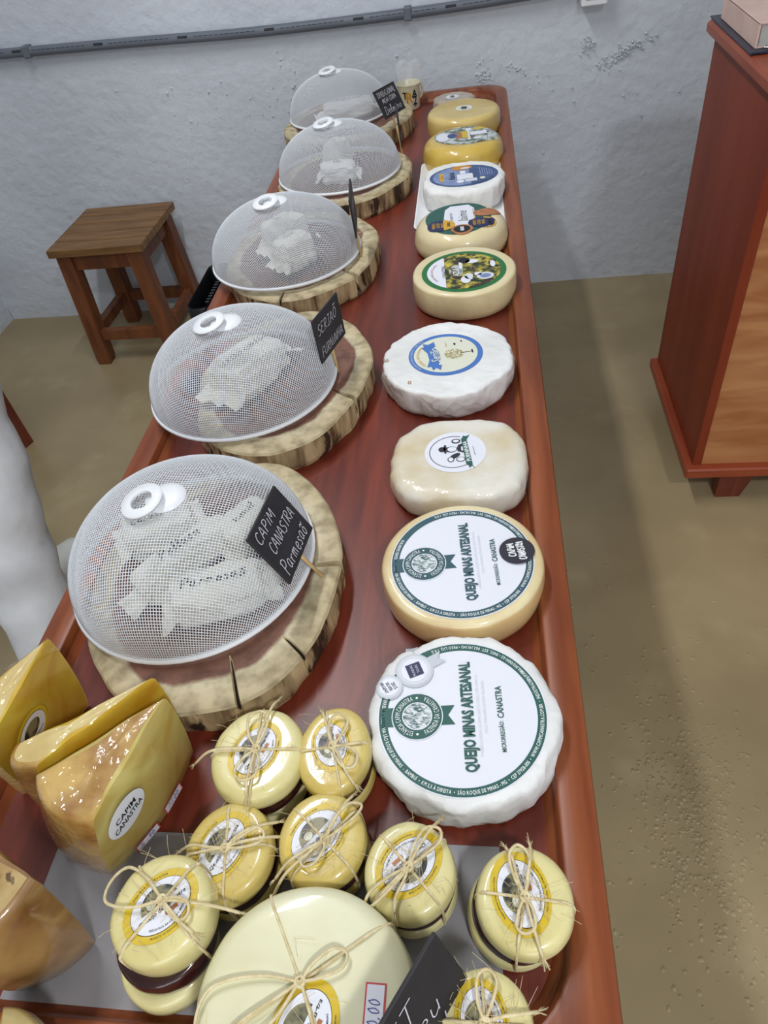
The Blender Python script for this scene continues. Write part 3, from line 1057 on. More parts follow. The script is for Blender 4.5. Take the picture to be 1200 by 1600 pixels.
# ------------------------------------------------------------------ cheese wheels
def wheel_fn(R, H, shoulder, bulge, sq, seed, wob, ry=None, dome=.0, crump=.0):
    """returns mesh builder and the drape function of the top"""
    ry = ry or R
    n = 128
    prof = [(.0, 0), (.55, 0), (.86, .0)]
    zs = 1 - shoulder * R / H
    prof += [(.93, .02 * zs), (.975, .10 * zs), (.995 + bulge * .4, .30 * zs), (1.0 + bulge, .62 * zs), (1.0 + bulge * .6, .85 * zs)]
    for i in range(7):
        a = PI / 2 * i / 6
        prof.append((1 - shoulder + shoulder * cos(a), 1 - shoulder * R / H * (1 - sin(a))))
    rr = 1 - shoulder
    for q in (.92, .8, .6, .4, .2, .02):
        prof.append((rr * q, 1 + dome * (1 - q * q)))
    def outline(a):
        c, s_ = cos(a), sin(a)
        e = sq
        k = (abs(c) ** e + abs(s_) ** e) ** (-1 / e)
        u = Vector((c, s_, 0))
        return k * (1 + wob * fbm(u, seed, 1.7, 2) + crump * .25 * fbm(u, seed + 5, 3.5, 2))
    b = MB()
    loops = []
    for q, z in prof:
        lp = []
        for i in range(n):
            a = 2 * PI * i / n
            k = outline(a) if q > .05 else 1
            x, y = R * q * k * cos(a), ry * q * k * sin(a)
            zz = z * H
            if crump and q > rr * .93 and z > .05:
                d = crump * .9 * (fbm((cos(a) * 3, sin(a) * 3, z * 1.2), seed, 1.3, 4))
                x *= 1 + d
                y *= 1 + d
                zz += H * crump * .6 * fbm((cos(a) * 4, sin(a) * 4, q), seed + 4, 2, 2) * (1 if z < .98 else .4)
            lp.append((x, y, zz))
        loops.append(lp)
    b.loft(loops, 0, True, True)
    def zf(x, y):
        a = math.atan2(y / ry, x / R)
        q = math.hypot(x / R, y / ry) / outline(a)
        if q <= rr:
            return H * (1 + dome * (1 - (q / rr) ** 2))
        w = min((q - rr) / shoulder, 1)
        return H * (1 - shoulder * R / H * (1 - math.sqrt(max(1 - w * w, 0))))
    return b, zf

def wheel(cx, cy, R, H, label, m, name='whole_cheese', shoulder=.09, bulge=.01, sq=2.0, seed=1, wob=.02, ry=None, rot=0, dome=0.0, crump=0.0, z=ZT, group='cheese wheels along the right rim'):
    t = thing(name, label, 'cheese', (cx, cy, z), 0, group)
    b, zf = wheel_fn(R, H, shoulder, bulge, sq, seed, wob, ry, dome, crump)
    if rot:
        c, q = cos(rot), sin(rot)
        b.map(lambda p: (p.x * c - p.y * q, p.x * q + p.y * c, p.z))
        zf0 = zf
        zf = lambda x, y: zf0(x * c + y * q, -x * q + y * c)
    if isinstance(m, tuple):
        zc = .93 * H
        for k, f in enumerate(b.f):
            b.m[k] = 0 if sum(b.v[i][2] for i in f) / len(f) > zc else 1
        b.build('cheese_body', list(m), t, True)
    else:
        b.build('cheese_body', m, t, True)
    return t, zf

RINGTXT = 'GUILHERME FERREIRA  •  RODOVIA SÃO ROQUE DE MINAS  -  BAMBUÍ  •  KM 5,5 À DIREITA  •  SÃO ROQUE DE MINAS - MG  •  CEP 37928-000  •  WWW.CAPIMCANASTRA.COM.BR  •  INDÚSTRIA BRASILEIRA'
def minas_label(t, zf, lx, ly, R, rot, green, extra):
    mats = [M_LAB, green, M_LABG, M_ENGR, M_GREYL, M_DARK, M_GREY, M_NAVY, M_INK]
    p = Print()
    p.disc(0, 0, R, mi=0, layer=0, n=72, rings=8)
    p.ring(0, 0, R * .885, R * .985, 1, 1, 96)
    # medallion (left of the title when read) and its ribbon
    ex, ey, er = 0.0, R * .525, R * .295
    p.poly([(-er * .42, er * .7 + ey), (er * .42, er * .7 + ey), (er * .42, R * .95), (-er * .42, R * .95)], 1, 2)
    p.poly([(-er * .42, ey), (er * .42, ey), (er * .42, ey - er * 1.52), (0, ey - er * 1.25), (-er * .42, ey - er * 1.52)], 1, 2)
    p.disc(ex, ey, er * 1.04, mi=0, layer=3)
    p.disc(ex, ey, er, mi=1, layer=4)
    p.disc(ex, ey, er * .61, mi=0, layer=5)
    p.disc(ex, ey, er * .57, mi=3, layer=6)
    lay = p.build('label', mats, None)
    p2 = Print()
    p2.arc_text('ESTÂNCIA CAPIM CANASTRA', er * .30, ex, ey, er * .80, PI / 2, 2, 7, .5, .0, False, 2.7)
    p2.arc_text('FAZENDA DA CANASTRA', er * .30, ex, ey, er * .80, -PI / 2, 2, 7, .5, .0, True, 2.4)
    p2.disc(ex - er * .8, ey, er * .05, mi=2, layer=7)
    p2.disc(ex + er * .8, ey, er * .05, mi=2, layer=7)
    p2.text('QUEIJO MINAS ARTESANAL', R * .185, 0, -R * .07, 1, 3, bold=.045, width=R * 1.42)
    p2.text('FABRICADO COM LEITE CRU DE VACA', R * .05, 0, -R * .205, 4, 3, width=R * 1.05)
    p2.text('DO PRODUTOR RURAL', R * .05, R * .1, -R * .275, 4, 3, width=R * .7)
    p2.text('MICRORREGIÃO:', R * .072, -R * .30, -R * .455, 1, 3, bold=.015, width=R * .38)
    p2.text('CANASTRA', R * .105, R * .14, -R * .455, 1, 3, bold=.02, width=R * .42)
    # ring lettering, read from outside
    p2.arc_text(RINGTXT, R * .062, 0, 0, R * .935, PI * 1.02, 2, 2, .78, .012, True, 4.35)
    p2.arc_text('CNPJ 20.000.003/0001-62 • INSC. EST. 062.110.342 • PESO LÍQ. 1 KG', R * .06, 0, 0, R * .935, -.42, 2, 2, .75, .012, True, 1.55)
    if extra == 'seal':
        x, y, r = R * -.04, -R * .80, R * .245
        p.__init__()
        p.disc(x + R * .12, y + R * .02, r, mi=5, layer=8)
        for st_, sz_, wd_, ox_, oy_ in (('CAPIM', .40, 1.0, -.42, .08), ('CANASTRA', .40, 1.36, -.68, -.46)):
            tw_ = Print().hand(st_, r * sz_, 0, 0, 2, 9)
            p2.hand(st_, r * sz_, x + R * .12 + r * ox_, y + R * .02 + r * oy_, 2, 9, .06, r * .07, .1, wd_ * r / tw_)
        ex_mesh = Print()
        ex_mesh.v, ex_mesh.f, ex_mesh.m = p.v, p.f, p.m
        exs = [(ex_mesh, 'round_sticker')]
    else:
        q = Print()
        x, y, r = R * .62, R * .545, R * .235
        x2, y2, r2 = R * .40, R * .86, R * .165
        for (px, py) in ((x + r * 1.0, y + r * .1), (x + r * .45, y - r * .85)):
            a = math.atan2(py - y, px - x)
            ux, uy = cos(a), sin(a)
            w = r * .34
            q.poly([(x - uy * w, y + ux * w), (x + uy * w, y - ux * w), (x + ux * r * 1.75 + uy * w, y + uy * r * 1.75 - ux * w),
                    (x + ux * r * 1.45, y + uy * r * 1.45), (x + ux * r * 1.75 - uy * w, y + uy * r * 1.75 + ux * w)], 6, 8)
        q.disc(x, y, r, mi=6, layer=9)
        q.disc(x, y, r * .88, mi=4, layer=10)
        q.disc(x, y, r * .7, mi=0, layer=11)
        q.disc(x2, y2, r2, mi=6, layer=10)
        q.disc(x2, y2, r2 * .88, mi=4, layer=11)
        q.disc(x2, y2, r2 * .72, mi=0, layer=12)
        q.rect(x - r * .40, y - r * .40, x + r * .40, y + r * .40, 7, 13, .35)
        p2.text('MUNDIAL', r * .2, x - r * .05, y + r * .1, 4, 14, .8, 0, .35)
        p2.text('TOURS', r * .2, x + r * .05, y - r * .14, 4, 14, .8, 0, .35)
        for k, st in enumerate(('ARGENT', 'SILVER', '2015')):
            p2.text(st, r2 * (.34 if k < 2 else .4), x2 + (k - 1) * r2 * .08, y2 + (1 - k) * r2 * .38, 8, 13, .8, .015, PI + .5)
        exs = [(q, 'award_sticker')]
    def pl(P):
        P.place(lx, ly, rot, zf)
    tmp = MB()
    me = lay.data
    c, s_ = cos(rot), sin(rot)
    for v in me.vertices:
        X, Y = lx + v.co.x * c - v.co.y * s_, ly + v.co.x * s_ + v.co.y * c
        v.co = (X, Y, zf(X, Y) + .0004 + v.co.z)
    lay.parent = t
    pl(p2)
    p2.build('lettering', mats, lay)
    for q, nm in exs:
        pl(q)
        q.build(nm, mats, lay)
R95 = math.radians(94.0)
# nearest: paper-wrapped
t, zf = wheel(-.0275, .3225, .0890, .046, 'white paper-wrapped wheel with green-ringed label and silver award sticker, nearest the front', M_WRAP,
              shoulder=.10, seed=4, wob=.02, crump=.05)
minas_label(t, zf, -.0006, -.0015, .0775, R95, M_GREEN, 'award')
t, zf = wheel(-.0295, .5070, .0895, .046, 'cream wheel with green-ringed white label and round dark sticker, second from the front', (M_YC5, M_YC4B),
              shoulder=.09, seed=9, wob=.012)
minas_label(t, zf, .0003, -.0010, .0785, math.radians(95.5), M_GREEN2, 'seal')
# bloomy squarish cheese
t, zf = wheel(-.0350, .6880, .0870, .044, 'squarish film-wrapped white-rinded cheese with a small round farm label', M_BLOOM, shoulder=.18, seed=14, wob=.03, sq=2.9, ry=.079, crump=.03)
p = Print()
R = .0395
p.disc(0, 0, R, mi=0, layer=0)
p.ring(0, R * .06, R * .76, R * .785, 1, 1, 64, -.35, PI + .5)
# a farmer in a hat with a cow, drawn in dark line work
p.disc(R * .12, R * .12, R * .15, R * .19, 1, 1)
p.disc(R * .12, R * .10, R * .12, R * .15, 0, 2)
p.disc(R * .14, R * .32, R * .22, R * .055, 1, 3)
p.disc(R * .14, R * .42, R * .12, R * .12, 1, 3)
p.poly([(-R * .12, -R * .35), (R * .40, -R * .35), (R * .34, -R * .12), (R * .18, -R * .06), (R * .0, -R * .08)], 1, 1)
p.rect(R * .02, -R * .34, R * .22, -R * .2, 0, 2)
p.disc(-R * .22, R * .02, R * .10, R * .20, 1, 1, rot=.6)
p.disc(-R * .38, R * .16, R * .13, R * .11, 1, 1)
p.disc(-R * .38, R * .16, R * .10, R * .08, 0, 2)
p.disc(-R * .40, -R * .16, R * .12, R * .15, 1, 1)
p.disc(-R * .40, -R * .16, R * .095, R * .12, 0, 2)
p.disc(R * .52, -R * .05, R * .12, R * .15, 1, 1)
p.disc(R * .52, -R * .05, R * .07, R * .10, 0, 2)
p.poly([(-R * .7, -R * .52), (R * .62, -R * .40), (R * .62, -R * .22), (-R * .7, -R * .32)], 2, 4)
p.poly([(-R * .92, -R * .60), (-R * .66, -R * .48), (-R * .66, -R * .38), (-R * .84, -R * .40), (-R * .76, -R * .50)], 2, 3)
p.poly([(R * .58, -R * .24), (R * .76, -R * .30), (R * .72, -R * .40), (R * .80, -R * .52), (R * .58, -R * .42)], 2, 3)
lay = p.place(-.0040, .0040, R95, zf).build('label', [M_LAB, M_DARK, M_GREEN], t)
p = Print()
p.text('FURNINHA', R * .19, -R * .04, -R * .37, 3, 5, bold=.02, width=R * 1.0, rot=.085)
p.text('queijo artesanal', R * .07, -R * .04, -R * .60, 1, 2, rot=.085)
p.place(-.0040, .0040, R95, zf).build('lettering', [M_LAB, M_DARK, M_GREEN, M_LABG], lay)
# white paper wrapped wheel with blue-ringed label
t, zf = wheel(-.0540, .9120, .0985, .046, 'wide wheel in crinkled white paper with a small blue-ringed label', (M_WRAP, M_WRAP2), shoulder=.07, seed=21, wob=.03, crump=.045)
p = Print()
R = .0560
p.disc(0, 0, R, mi=0, layer=0, n=64, rings=6)
p.disc(0, 0, R * .86, mi=1, layer=1)
p.poly([(-R * .52, R * .26), (-R * .2, R * .16), (R * .15, R * .16), (R * .46, R * .30), (R * .46, R * .62), (R * .15, R * .48), (-R * .2, R * .46), (-R * .52, R * .56)], 0, 2)
p.poly([(-R * .72, R * .22), (-R * .5, R * .16), (-R * .42, R * .46), (-R * .70, R * .42), (-R * .60, R * .32)], 0, 3)
p.poly([(R * .66, R * .24), (R * .42, R * .22), (R * .38, R * .52), (R * .62, R * .56), (R * .56, R * .40)], 0, 3)
p.disc(-R * .05, -R * .22, R * .24, R * .26, 3, 2, n=20)
p.rect(-R * .06, -R * .72, -R * .035, -R * .4, 2, 2)
p.rect(-R * .12, -R * .74, R * .05, -R * .70, 2, 2)
p.disc(R * .42, -R * .30, R * .06, R * .03, 2, 2)
p.disc(R * .52, -R * .50, R * .05, R * .02, 2, 2)
lay = p.place(-.0025, .0038, math.radians(99), zf).build('label', [M_BLUE, M_CREAMP, M_INK, M_TREE], t)
p = Print()
p.text('Serjão', R * .34, -R * .02, R * .30, 0, 4, .8, .01, 0, shear=.25)
p.arc_text('QUEIJO ARTESANAL', R * .11, 0, 0, R * .75, PI / 2, 1, 3, .9)
p.arc_text('PRODUZIDO NA SERRA DA CANASTRA  •  MINAS GERAIS', R * .07, 0, 0, R * .93, PI * .45, 0, 2, .8)
p.text('leite cru', R * .07, R * .45, -R * .06, 1, 3)
p.place(-.0025, .0038, math.radians(99), zf).build('lettering', [M_CREAMP, M_GOLD], lay)
for (x, y) in ((.055, .078), (-.090, -.012), (-.052, -.072)):
    p = Print()
    p.hand('co', .012, -.008, 0, 0, 1, .3, .0012)
    p.place(x, y, .2, zf).build('rust_pen_mark', M_BROWNP, t)
# green landscape label
t, zf = wheel(-.0305, 1.1700, .0905, .052, 'tan wheel with a green-ringed landscape label, in the middle of the row', (M_YC3, M_YC4), shoulder=.07, seed=27, wob=.015)
p = Print()
R = .0735
p.disc(0, 0, R, mi=0, layer=0, n=72, rings=8)
p.disc(0, 0, R * .875, mi=1, layer=1, n=72)
p.poly([(R * .87 * cos(a), R * .87 * sin(a)) for a in [PI * (.17 + .66 * i / 24) for i in range(25)]], 2, 2)
p.disc(-R * .30, -R * .10, R * .14, R * .10, 3, 3)
p.disc(-R * .45, -R * .02, R * .17, R * .115, 2, 3)
p.disc(-R * .36, -R * .48, R * .17, R * .20, 3, 4)
p.disc(-R * .36, -R * .48, R * .10, R * .13, 4, 5)
p.rect(-R * .30, -R * .40, -R * .16, -R * .24, 2, 4)
p.rect(-R * .48, -R * .16, -R * .30, -R * .08, 3, 5, .4)
p.rect(R * .1, R * .02, R * .42, R * .10, 2, 4)
p.disc(R * .50, -R * .05, R * .15, R * .13, 5, 4)
p.disc(R * .42, -R * .22, R * .10, R * .16, 2, 4)
p.disc(R * .2, -R * .70, R * .16, R * .06, 2, 4)
p.disc(0, R * .18, R * .30, R * .16, 6, 3)
lay = p.place(.0002, -.0060, R95, zf).build('label', [M_GRN, M_PHOTO, M_LAB, M_GREYL, M_BLUEL, M_INK, M_PHOTO2], t)
p = Print()
p.text('CANASTRA', R * .13, R * .02, R * .47, 0, 3, .9, .01)
p.arc_text('QUEIJO MINAS ARTESANAL', R * .085, 0, 0, R * .76, PI / 2, 1, 3, .8)
p.text('AZUL', R * .2, -R * .05, R * .19, 2, 6, .8, .015)
p.place(.0002, -.0060, R95, zf).build('lettering', [M_INK, M_BROWNP, M_LABG], lay)
# pale round-shouldered cheese with medal stickers
t, zf = wheel(-.0380, 1.3760, .0905, .056, 'pale round-shouldered wheel with a white and dark green label and medal stickers', M_YC3, shoulder=.32, bulge=.02, seed=33, wob=.01)
p = Print()
R = .0640
p.disc(0, .004, R * 1.12, R * 1.0, 0, 0, n=64, rings=8)
p.poly([(R * .84, -R * .30), (R * .84, R * .26), (R * .6, R * .44), (0, R * .50), (-R * .50, R * .46), (-R * .72, R * .2), (-R * .74, -R * .30), (-R * .4, -R * .44), (R * .55, -R * .46)], 1, 3)
p.disc(R * .15, -R * .82, R * .26, R * .42, 2, 4, n=32)
p.disc(-R * .48, R * .60, R * .36, R * .42, 3, 4)
p.poly([(-R * .48 + R * .36 * cos(a), R * .60 + R * .42 * sin(a)) for a in [PI * (1.05 + .9 * i / 16) for i in range(17)]], 4, 5)
p.disc(-R * .52, -R * .62, R * .34, R * .42, 3, 4)
p.poly([(-R * .52 + R * .34 * cos(a), -R * .62 + R * .42 * sin(a)) for a in [PI * (1.05 + .9 * i / 16) for i in range(17)]], 4, 5)
p.disc(-R * .86, 0, R * .30, R * .33, 2, 5)
p.disc(-R * .86, 0, R * .22, R * .25, 5, 6)
p.rect(-R * 1.0, -R * .06, -R * .72, R * .05, 6, 7)
lay = p.place(.0, .0010, R95, zf).build('label', [M_GREEN, M_LAB, M_BROWNP, M_NAVY, M_GOLD, M_INK, M_GREY], t)
p = Print()
p.text('Jaime', R * .42, R * .02, -R * .06, 0, 4, .85, -.005, 0, shear=.2)
p.text('QUEIJO DO', R * .11, R * .05, R * .27, 0, 4)
p.text('CANASTRA ARTESANAL', R * .07, R * .15, -R * .42, 1, 4)
for x, y in ((-R * .48, R * .72), (-R * .52, -R * .50)):
    for k, st in enumerate(('PRÊMIO', 'QUEIJO', 'BRASIL')):
        p.text(st, R * .13, x, y + (1 - k) * R * .13 - R * .02, 1, 6, .8, .01)
for x, y, st in ((-R * .48, R * .38, 'OURO'), (-R * .52, -R * .84, 'OURO')):
    p.text(st, R * .13, x, y, 0, 7, .8, .02)
p.place(.0, .0010, R95, zf).build('lettering', [M_INK, M_GOLD], lay)
# white foam tray and the blue-labelled cheese in white paper
tr = thing('foam_tray', 'thin white foam tray under the blue-labelled white cheese', 'tray', (-.0395, 1.600, ZT + .0005))
b = MB()
def trl(ins, z):
    return [(x, y, z) for x, y in rrect(-.098 + ins, -.165 + ins, .098 - ins, .215 - ins, .02 - ins * .3, 6)]
b.loft([trl(.012, 0), trl(0, .012), trl(.003, .0125), trl(.014, .003)], 0, True, True)
b.build('tray_shell', M_TRAY, tr, True, 40)
t, zf = wheel(-.0330, 1.5960, .0870, .050, 'white paper-wrapped cheese with a large slate-blue label, on a foam tray', M_PAPER, shoulder=.13, seed=41, wob=.04, sq=2.6, crump=.04, z=ZT + .0040)
p = Print()
R = .0740
p.disc(0, 0, R * .80, R, 0, 0, n=72, rings=8)
p.disc(0, R * .12, R * .70, R * .78, 1, 1, n=64)
p.poly([(R * .74 * cos(a), R * .93 * sin(a)) for a in [-PI * (.06 + .88 * i / 24) for i in range(25)]], 0, 2)
p.rect(-R * .30, R * .58, R * .30, R * .70, 2, 3)
p.disc(R * .60, R * .02, R * .18, R * .30, 3, 3)
p.disc(R * .54, -R * .06, R * .07, R * .14, 5, 4)
p.rect(R * .12, -R * .06, R * .36, R * .10, 4, 3)
p.rect(-R * .30, -R * .26, R * .10, R * .20, 4, 3)
p.disc(-R * .44, R * .12, R * .12, R * .11, 4, 4)
p.rect(-R * .50, -R * .36, -R * .28, -R * .02, 5, 3)
for k in range(6):
    p.rect(-R * .15, -R * (.50 + .065 * k), R * .5 - R * .05 * k, -R * (.475 + .065 * k), 1, 3)
p.disc(-R * .34, -R * .52, R * .09, R * .08, 6, 4)
lay = p.place(.0005, -.0020, R95, zf).build('label', [M_BLUED, M_BLUEL, M_GOLD, M_ORNG, M_LAB, M_GREYL, M_CREAMP], t)
p = Print()
p.text('Rainha', R * .26, R * .02, R * .36, 0, 4, .8, .0, 0, shear=.2)
p.text('QUEIJO', R * .09, 0, R * .64, 2, 4)
p.place(.0005, -.0020, R95, zf).build('lettering', [M_INK, M_LAB, M_BROWNP], lay)
# amber cheese with farm picture
t, zf = wheel(-.0365, 1.8250, .0950, .060, 'amber-yellow glossy wheel with a farm-picture label hanging over its right edge', M_YC2, shoulder=.30, bulge=.02, seed=47, wob=.01)
p = Print()
R = .0720
p.disc(0, 0, R * .86, R * 1.12, 0, 0, n=72, rings=10)
p.disc(R * .02, R * .84, R * .40, R * .22, 1, 1)
p.disc(R * .05, R * .52, R * .22, R * .16, 2, 2)
p.rect(-R * .5, -R * .06, R * .55, R * .02, 1, 3)
p.rect(-R * .30, R * .0, R * .36, R * .20, 3, 4)
p.rect(-R * .10, -R * .62, R * .22, -R * .08, 1, 4)
p.rect(R * .36, -R * .14, R * .62, R * .04, 1, 4)
p.disc(-R * .40, -R * .28, R * .10, R * .14, 1, 4)
p.rect(-R * .62, -R * .96, -R * .14, -R * .60, 4, 3)
p.disc(R * .52, -R * .40, R * .12, R * .22, 3, 3)
p.poly([(-R * .3, R * .42), (R * .35, R * .32), (R * .1, R * .08), (-R * .2, R * .12)], 5, 2)
lay = p.place(.0130, .0060, R95, zf).build('label', [M_PHOTO2, M_LAB, M_BLUED, M_YEL, M_NAVY, M_BROWNP], t)
# plain yellow wheel
t, zf = wheel(-.0360, 2.0360, .0945, .060, 'plain yellow glossy wheel with a tiny round white label, next to last before the wall', M_YC, shoulder=.16, bulge=.01, seed=53, wob=.008)
p = Print()
p.disc(0, 0, .0215, mi=0, layer=0)
p.disc(0, 0, .0165, mi=1, layer=1)
p.disc(0, 0, .0125, .008, 2, 2)
p.place(.002, .0030, R95, zf).build('label', [M_LAB, M_CREAMP, M_PHOTO3], t)
# small flat wrapped cheese at the far end
t, zf = wheel(-.0660, 2.2520, .0590, .032, 'small flat greyish film-wrapped cheese at the wall end of the table', cheese_mat('grey_film_rind', (176, 160, 140), (204, 192, 174), coat_bump=.9, cbscale=70),
              shoulder=.2, seed=59, wob=.05, ry=.050, crump=.04)
p = Print()
p.disc(0, 0, .0185, mi=0, layer=0)
p.disc(0, 0, .0105, .007, 1, 1)
p.place(-.003, -.002, R95, zf).build('label', [M_LAB, M_PHOTO3], t)

# ------------------------------------------------------------------ parchment sheet under the small cheeses
def parchment():
    b = MB()
    nx, ny = 40, 18
    x0, x1, y0, y1 = -.400, .003, .052, .222
    for dz in (0, .0003):
        vs = []
        for j in range(ny + 1):
            for i in range(nx + 1):
                x, y = x0 + (x1 - x0) * i / nx, y0 + (y1 - y0) * j / ny
                vs.append((x, y + .006 * (i / nx - .5) * 0, ZT + .0006 + dz + .0007 * max(0, fbm((x, y, 0), 3, 14, 2))))
        n = nx + 1
        b.add(vs, [(j * n + i, j * n + i + 1, (j + 1) * n + i + 1, (j + 1) * n + i) for j in range(ny) for i in range(nx)])
    o = b.build('parchment_sheet', M_PARCH, None, True)
    return tag(o, 'grey-white parchment sheet spread under the tied cheeses', 'paper')
parchment()
ZP = ZT + .0016

# ------------------------------------------------------------------ twine-tied cheese and guava stacks
def twine(t, R, ry, zt, zb, ang, seed, bow, rad=.00125, spread=1.0, k0=(0, 0), loopL=.030):
    rnd = random.Random(seed)
    b = MB()
    kx, ky = k0
    def surf(d, a):
        """point on the surface at signed distance d along direction a through the knot"""
        c, s_ = cos(a), sin(a)
        x, y = kx + d * c, ky + d * s_
        q = math.hypot(x / R, y / ry)
        return x, y, q
    for w, a in enumerate((ang, ang + PI / 2 + rnd.uniform(-.15, .15))):
        pts = []
        c, s_ = cos(a), sin(a)
        def edge(sg):
            lo, hi = 0, 2 * max(R, ry)
            for _ in range(30):
                m = (lo + hi) / 2
                if math.hypot((kx + sg * m * c) / R, (ky + sg * m * s_) / ry) < 1:
                    lo = m
                else:
                    hi = m
            return lo
        for sg in (-1, 1):
            e = edge(sg)
            X, Y = kx + sg * e * c, ky + sg * e * s_
            P = [(kx, ky, zt + .0012)]
            for f in (.5, .80):
                P.append((kx + sg * e * c * f, ky + sg * e * s_ * f, zt + .0010))
            P.append((kx + (X - kx) * .93, ky + (Y - ky) * .93, zt - .0035))
            P.append((X * 1.012, Y * 1.012, zt - .012))
            P.append((X * 1.012, Y * 1.012, zb + .010))
            P.append((X * .97, Y * .97, zb + .0015))
            b.tube(catmull(P, 6), rad * rnd.uniform(.9, 1.1), 6)
    # knot
    for k in range(3):
        a = ang + k * 1.1
        b.tube([(kx + .0032 * cos(a + q), ky + .0032 * sin(a + q), zt + .0028 + .0016 * sin(q * 2 + k)) for q in [i * 2 * PI / 12 for i in range(12)]], rad * 1.05, 6, 0, True, True)
    # bow: loops and tails lying over the top
    for a, ln, sp, kind in bow:
        ln *= spread
        c, s_ = cos(a), sin(a)
        if kind == 'loop':
            h = ln * sp
            P = [(0, 0, .003), (ln * .35, h * .45, .006), (ln * .8, h * .55, .007), (ln, 0, .006), (ln * .8, -h * .5, .005), (ln * .35, -h * .35, .005), (0, 0, .003)]
        else:
            P = [(0, 0, .003), (ln * .3, sp * ln * .3, .006), (ln * .7, sp * ln * .4, .006), (ln, sp * ln, .004)]
        Q = []
        for x, y, z in P:
            X, Y = kx + x * c - y * s_, ky + x * s_ + y * c
            q = math.hypot(X / R, Y / ry)
            dz = 0 if q < .9 else -min((q - .9) * R * .9, .02)
            Q.append((X + rnd.uniform(-.0006, .0006), Y + rnd.uniform(-.0006, .0006), zt + z + dz))
        cm = catmull(Q, 6)
        b.tube(cm, rad, 6)
        if kind == 'tail':
            e, d = cm[-1], (cm[-1] - cm[-4]).normalized()
            for f in range(9):
                v = d * rnd.uniform(.004, .010) + Vector((rnd.uniform(-1, 1), rnd.uniform(-1, 1), rnd.uniform(-.6, 1))) * .003
                b.tube([e - d * .002, e + v * .5, e + v + Vector((0, 0, -.001))], .00035, 3)
    tw = b.build('twine', M_JUTE, t, True)
    # stray fibres
    b = MB()
    for k in range(64 if R < .06 else 8):
        a = rnd.uniform(0, 2 * PI)
        r = R * rnd.uniform(.05, 1.02)
        X, Y = r * cos(a), r * sin(a) * ry / R
        if rnd.random() < .6:
            X, Y = kx + rnd.gauss(0, R * .35), ky + rnd.gauss(0, R * .35)
        q = math.hypot(X / R, Y / ry)
        z = zt + .002 if q < .9 else zt - .01
        v = Vector((rnd.gauss(0, .010), rnd.gauss(0, .010), rnd.uniform(.0, .009)))
        p0 = Vector((X, Y, z))
        b.tube([p0, p0 + v * .5 + Vector((0, 0, .002)), p0 + v], .00018, 3)
    f = b.build('stray_fibres', M_JUTE, tw)
    f['kind'] = 'stuff'
    return tw

def oval_label(t, zf, lx, ly, rx, ry, rot):
    p = Print()
    mats = [M_YEL, M_LAB, M_PHOTO3, M_INK, M_BROWNP, M_CREAMP]
    p.disc(0, 0, rx, ry, 0, 0, n=56, rings=5)
    p.disc(0, 0, rx * .80, ry * .78, 3, 1, n=56)
    p.disc(0, 0, rx * .785, ry * .765, 1, 2, n=56)
    p.poly([(rx * .50 * cos(a), ry * .02 + ry * .60 * sin(a)) for a in [PI * (.02 + .96 * i / 24) for i in range(25)]], 2, 3)
    p.disc(-rx * .18, ry * .20, rx * .13, ry * .15, 5, 4, n=24)
    p.rect(rx * .0, -ry * .42, rx * .34, -ry * .28, 4, 3)
    lay = p.place(lx, ly, rot, zf).build('label', mats, t)
    p = Print()
    p.text('Queijo da Canastra', ry * .20, 0, -ry * .12, 0, 4, bold=.01, width=rx * 1.15, shear=.2)
    p.arc_text('Experiência Canastra e Café', ry * .105, 0, 0, (rx + ry) / 2 * .88, PI / 2, 0, 3, .9, .005)
    p.arc_text('INDÚSTRIA BRASILEIRA MINAS', ry * .095, 0, 0, (rx + ry) / 2 * .66, -PI / 2, 0, 4, .9, .01, True)
    p.arc_text('PRODUTO ARTESANAL DE MINAS GERAIS', ry * .075, 0, 0, (rx + ry) / 2 * .88, -PI / 2, 0, 3, .9, .01, True)
    for v in range(len(p.v)):
        x, y, z = p.v[v]
        k = 2 / (rx + ry)
        if math.hypot(x, y) > (rx + ry) / 2 * .5:
            p.v[v] = (x * rx * k, y * ry * k, z)
    p.place(lx, ly, rot, zf).build('lettering', [M_INK], lay)

def tied(cx, cy, R, label, m, lrot, lpos, ang, bow, seed, H=.056, tilt=(0, 0), ry=None, k0=(0, 0), lsize=(.0300, .0220), layers=True, spread=1.0, zb=ZP, slide=(0, 0), group='small twine-tied cheeses with guava paste'):
    t = thing('tied_cheese', label, 'cheese', (cx, cy, zb), 0, group)
    t.rotation_euler = (tilt[0], tilt[1], 0)
    ry = ry or R
    if layers:
        h1, h2 = .32 * H, .28 * H
        b, _ = wheel_fn(R * .99, h1, .20, .02, 2, seed, .015, ry * .99)
        b.map(lambda p: (p.x + slide[0], p.y + slide[1], p.z))
        b.build('lower_cheese', m, t, True)
        b, _ = wheel_fn(R * .955, h2 + .004, .10, .03, 2, seed + 1, .02, ry * .955)
        b.map(lambda p: (p.x + slide[0] * .55, p.y + slide[1] * .55, p.z + h1 - .002))
        b.build('guava_layer', M_GUAVA, t, True)
        ht = H - h1 - h2
        b, zf0 = wheel_fn(R, ht, .22, .02, 2, seed + 2, .015, ry)
        z1 = h1 + h2
        b.map(lambda p: (p.x, p.y, p.z + z1))
        b.build('upper_cheese', m, t, True)
        zf = lambda x, y: zf0(x, y) + z1
    else:
        b, zf = wheel_fn(R, H, .16, .02, 2, seed, .01, ry)
        b.build('cheese_body', m, t, True)
    oval_label(t, zf, lpos[0], lpos[1], lsize[0], lsize[1], lrot)
    twine(t, R * 1.0, ry * 1.0, H, .0, ang, seed, bow, k0=k0, spread=spread)
    return t
D_ = math.radians
